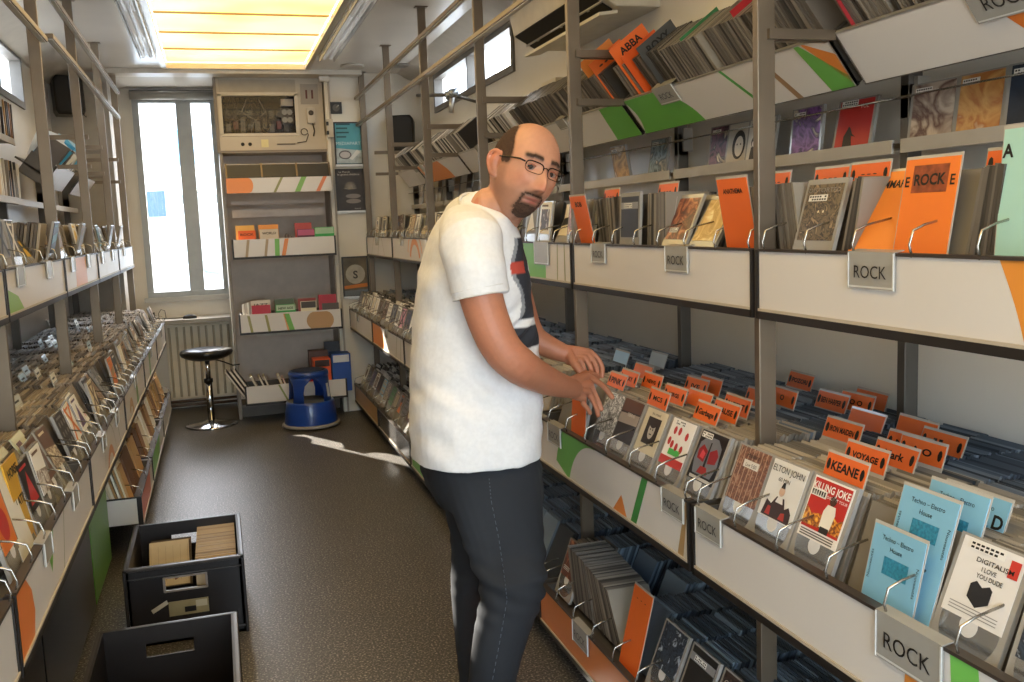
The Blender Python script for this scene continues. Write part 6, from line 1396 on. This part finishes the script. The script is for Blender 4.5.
for v,n in zip(me.vertices,nm):
    co=v.co; kn_=gs(co.z-.56,.09)+.5*gs(co.z-.18,.1)+.4*gs(co.z-.85,.05)
    v.co+=n*(.003*noise.noise(V((co.x*12,co.y*12,co.z*7)))+.006*kn_*math.sin((co.z+co.x*.35+.03*noise.noise(co*6))*120)*(.5+noise.noise(V((co.x*7,co.y*7,co.z*3)))))
JN=lin('#15171b')[:3]; JL=lin('#262a30')[:3]
paint(me,lambda co:lerp(JN,JL,max(0,min(1,.4+.9*noise.noise(V((co.x*8,co.y*8,co.z*3))))))+(1,))
for v in me.vertices: v.co-=PL
fin(me,'jeans',person,sk_mat('denim',.85))
g=MB(); SMt=mat('#4b515a',.8,var=.1)
st_=[W(489,478,2.25),W(491,500,2.236),W(499,540,2.229),W(504,575,2.225),W(507,600,2.228),W(500,640,2.24),W(492,682,2.25)]
for p0,p1 in zip(st_,st_[1:]):
    for k in range(6):
        a=p0.lerp(p1,k/6+.02); b=p0.lerp(p1,k/6+.11); g.tube([a-PL,b-PL],.0011,SMt,5)
g.obj('seam_stitching',person)
# shoes
for (px,py,Y) in ((488,765,2.31),(482,735,2.60)):
    c=W(px,py,Y); g=MB(); SHM=mat('#26211f',.5)
    g.rings([[V((c.x+.03+dx+ (.14 if math.cos(a)>0 else .10)*k*math.cos(a),c.y+.048*k*math.sin(a),z)) for a in [2*PI*i/20 for i in range(20)]] for z,k,dx in ((.004,.96,0),(.03,1,0),(.055,.92,-.01),(.085,.72,-.04),(.11,.6,-.055))],SHM); 
    for i,v in enumerate(g.v): g.v[i]=tuple(V(v)-PL)
    g.obj('shoe',person)
# ------------------------------------------------------------------ light
w=bpy.data.worlds.new('world'); sc.world=w; w.use_nodes=True; nt=w.node_tree; bg=nt.nodes['Background']
sk=nt.nodes.new('ShaderNodeTexSky'); sk.sky_type='NISHITA'; sk.sun_disc=False; sk.sun_elevation=rad(35); sk.sun_rotation=rad(30); sk.dust_density=3
mx=nt.nodes.new('ShaderNodeMix'); mx.data_type='RGBA'; mx.inputs[0].default_value=.82; mx.inputs[7].default_value=(.84,.92,1,1)
nt.links.new(sk.outputs[0],mx.inputs[6]); nt.links.new(mx.outputs[2],bg.inputs['Color']); bg.inputs['Strength'].default_value=6.5
def area(name,loc,rot,sx,sy_,e,c=(1,1,1),spread=PI):
    l=bpy.data.lights.new(name,'AREA'); l.shape='RECTANGLE'; l.size=sx; l.size_y=sy_; l.energy=e; l.color=c; l.spread=spread
    o=bpy.data.objects.new(name,l); COL.objects.link(o); o.location=loc; o.rotation_euler=rot; return o
s=bpy.data.lights.new('sun','SUN'); s.energy=34; s.angle=rad(.6); s.color=(1,.93,.82)
o=bpy.data.objects.new('sun',s); COL.objects.link(o); d=V((.54,-1,-.57*1.14)).normalized(); o.rotation_euler=d.to_track_quat('-Z','Y').to_euler()
sc.view_settings.view_transform='Standard'; sc.view_settings.look='None'; sc.view_settings.exposure=.14; sc.view_settings.gamma=1; sc.view_settings.use_curve_mapping=False
sc.cycles.max_bounces=6; sc.cycles.diffuse_bounces=4; sc.cycles.glossy_bounces=3; sc.cycles.transmission_bounces=4; sc.cycles.transparent_max_bounces=6
sc.cycles.use_denoising=True; sc.cycles.sample_clamp_indirect=4
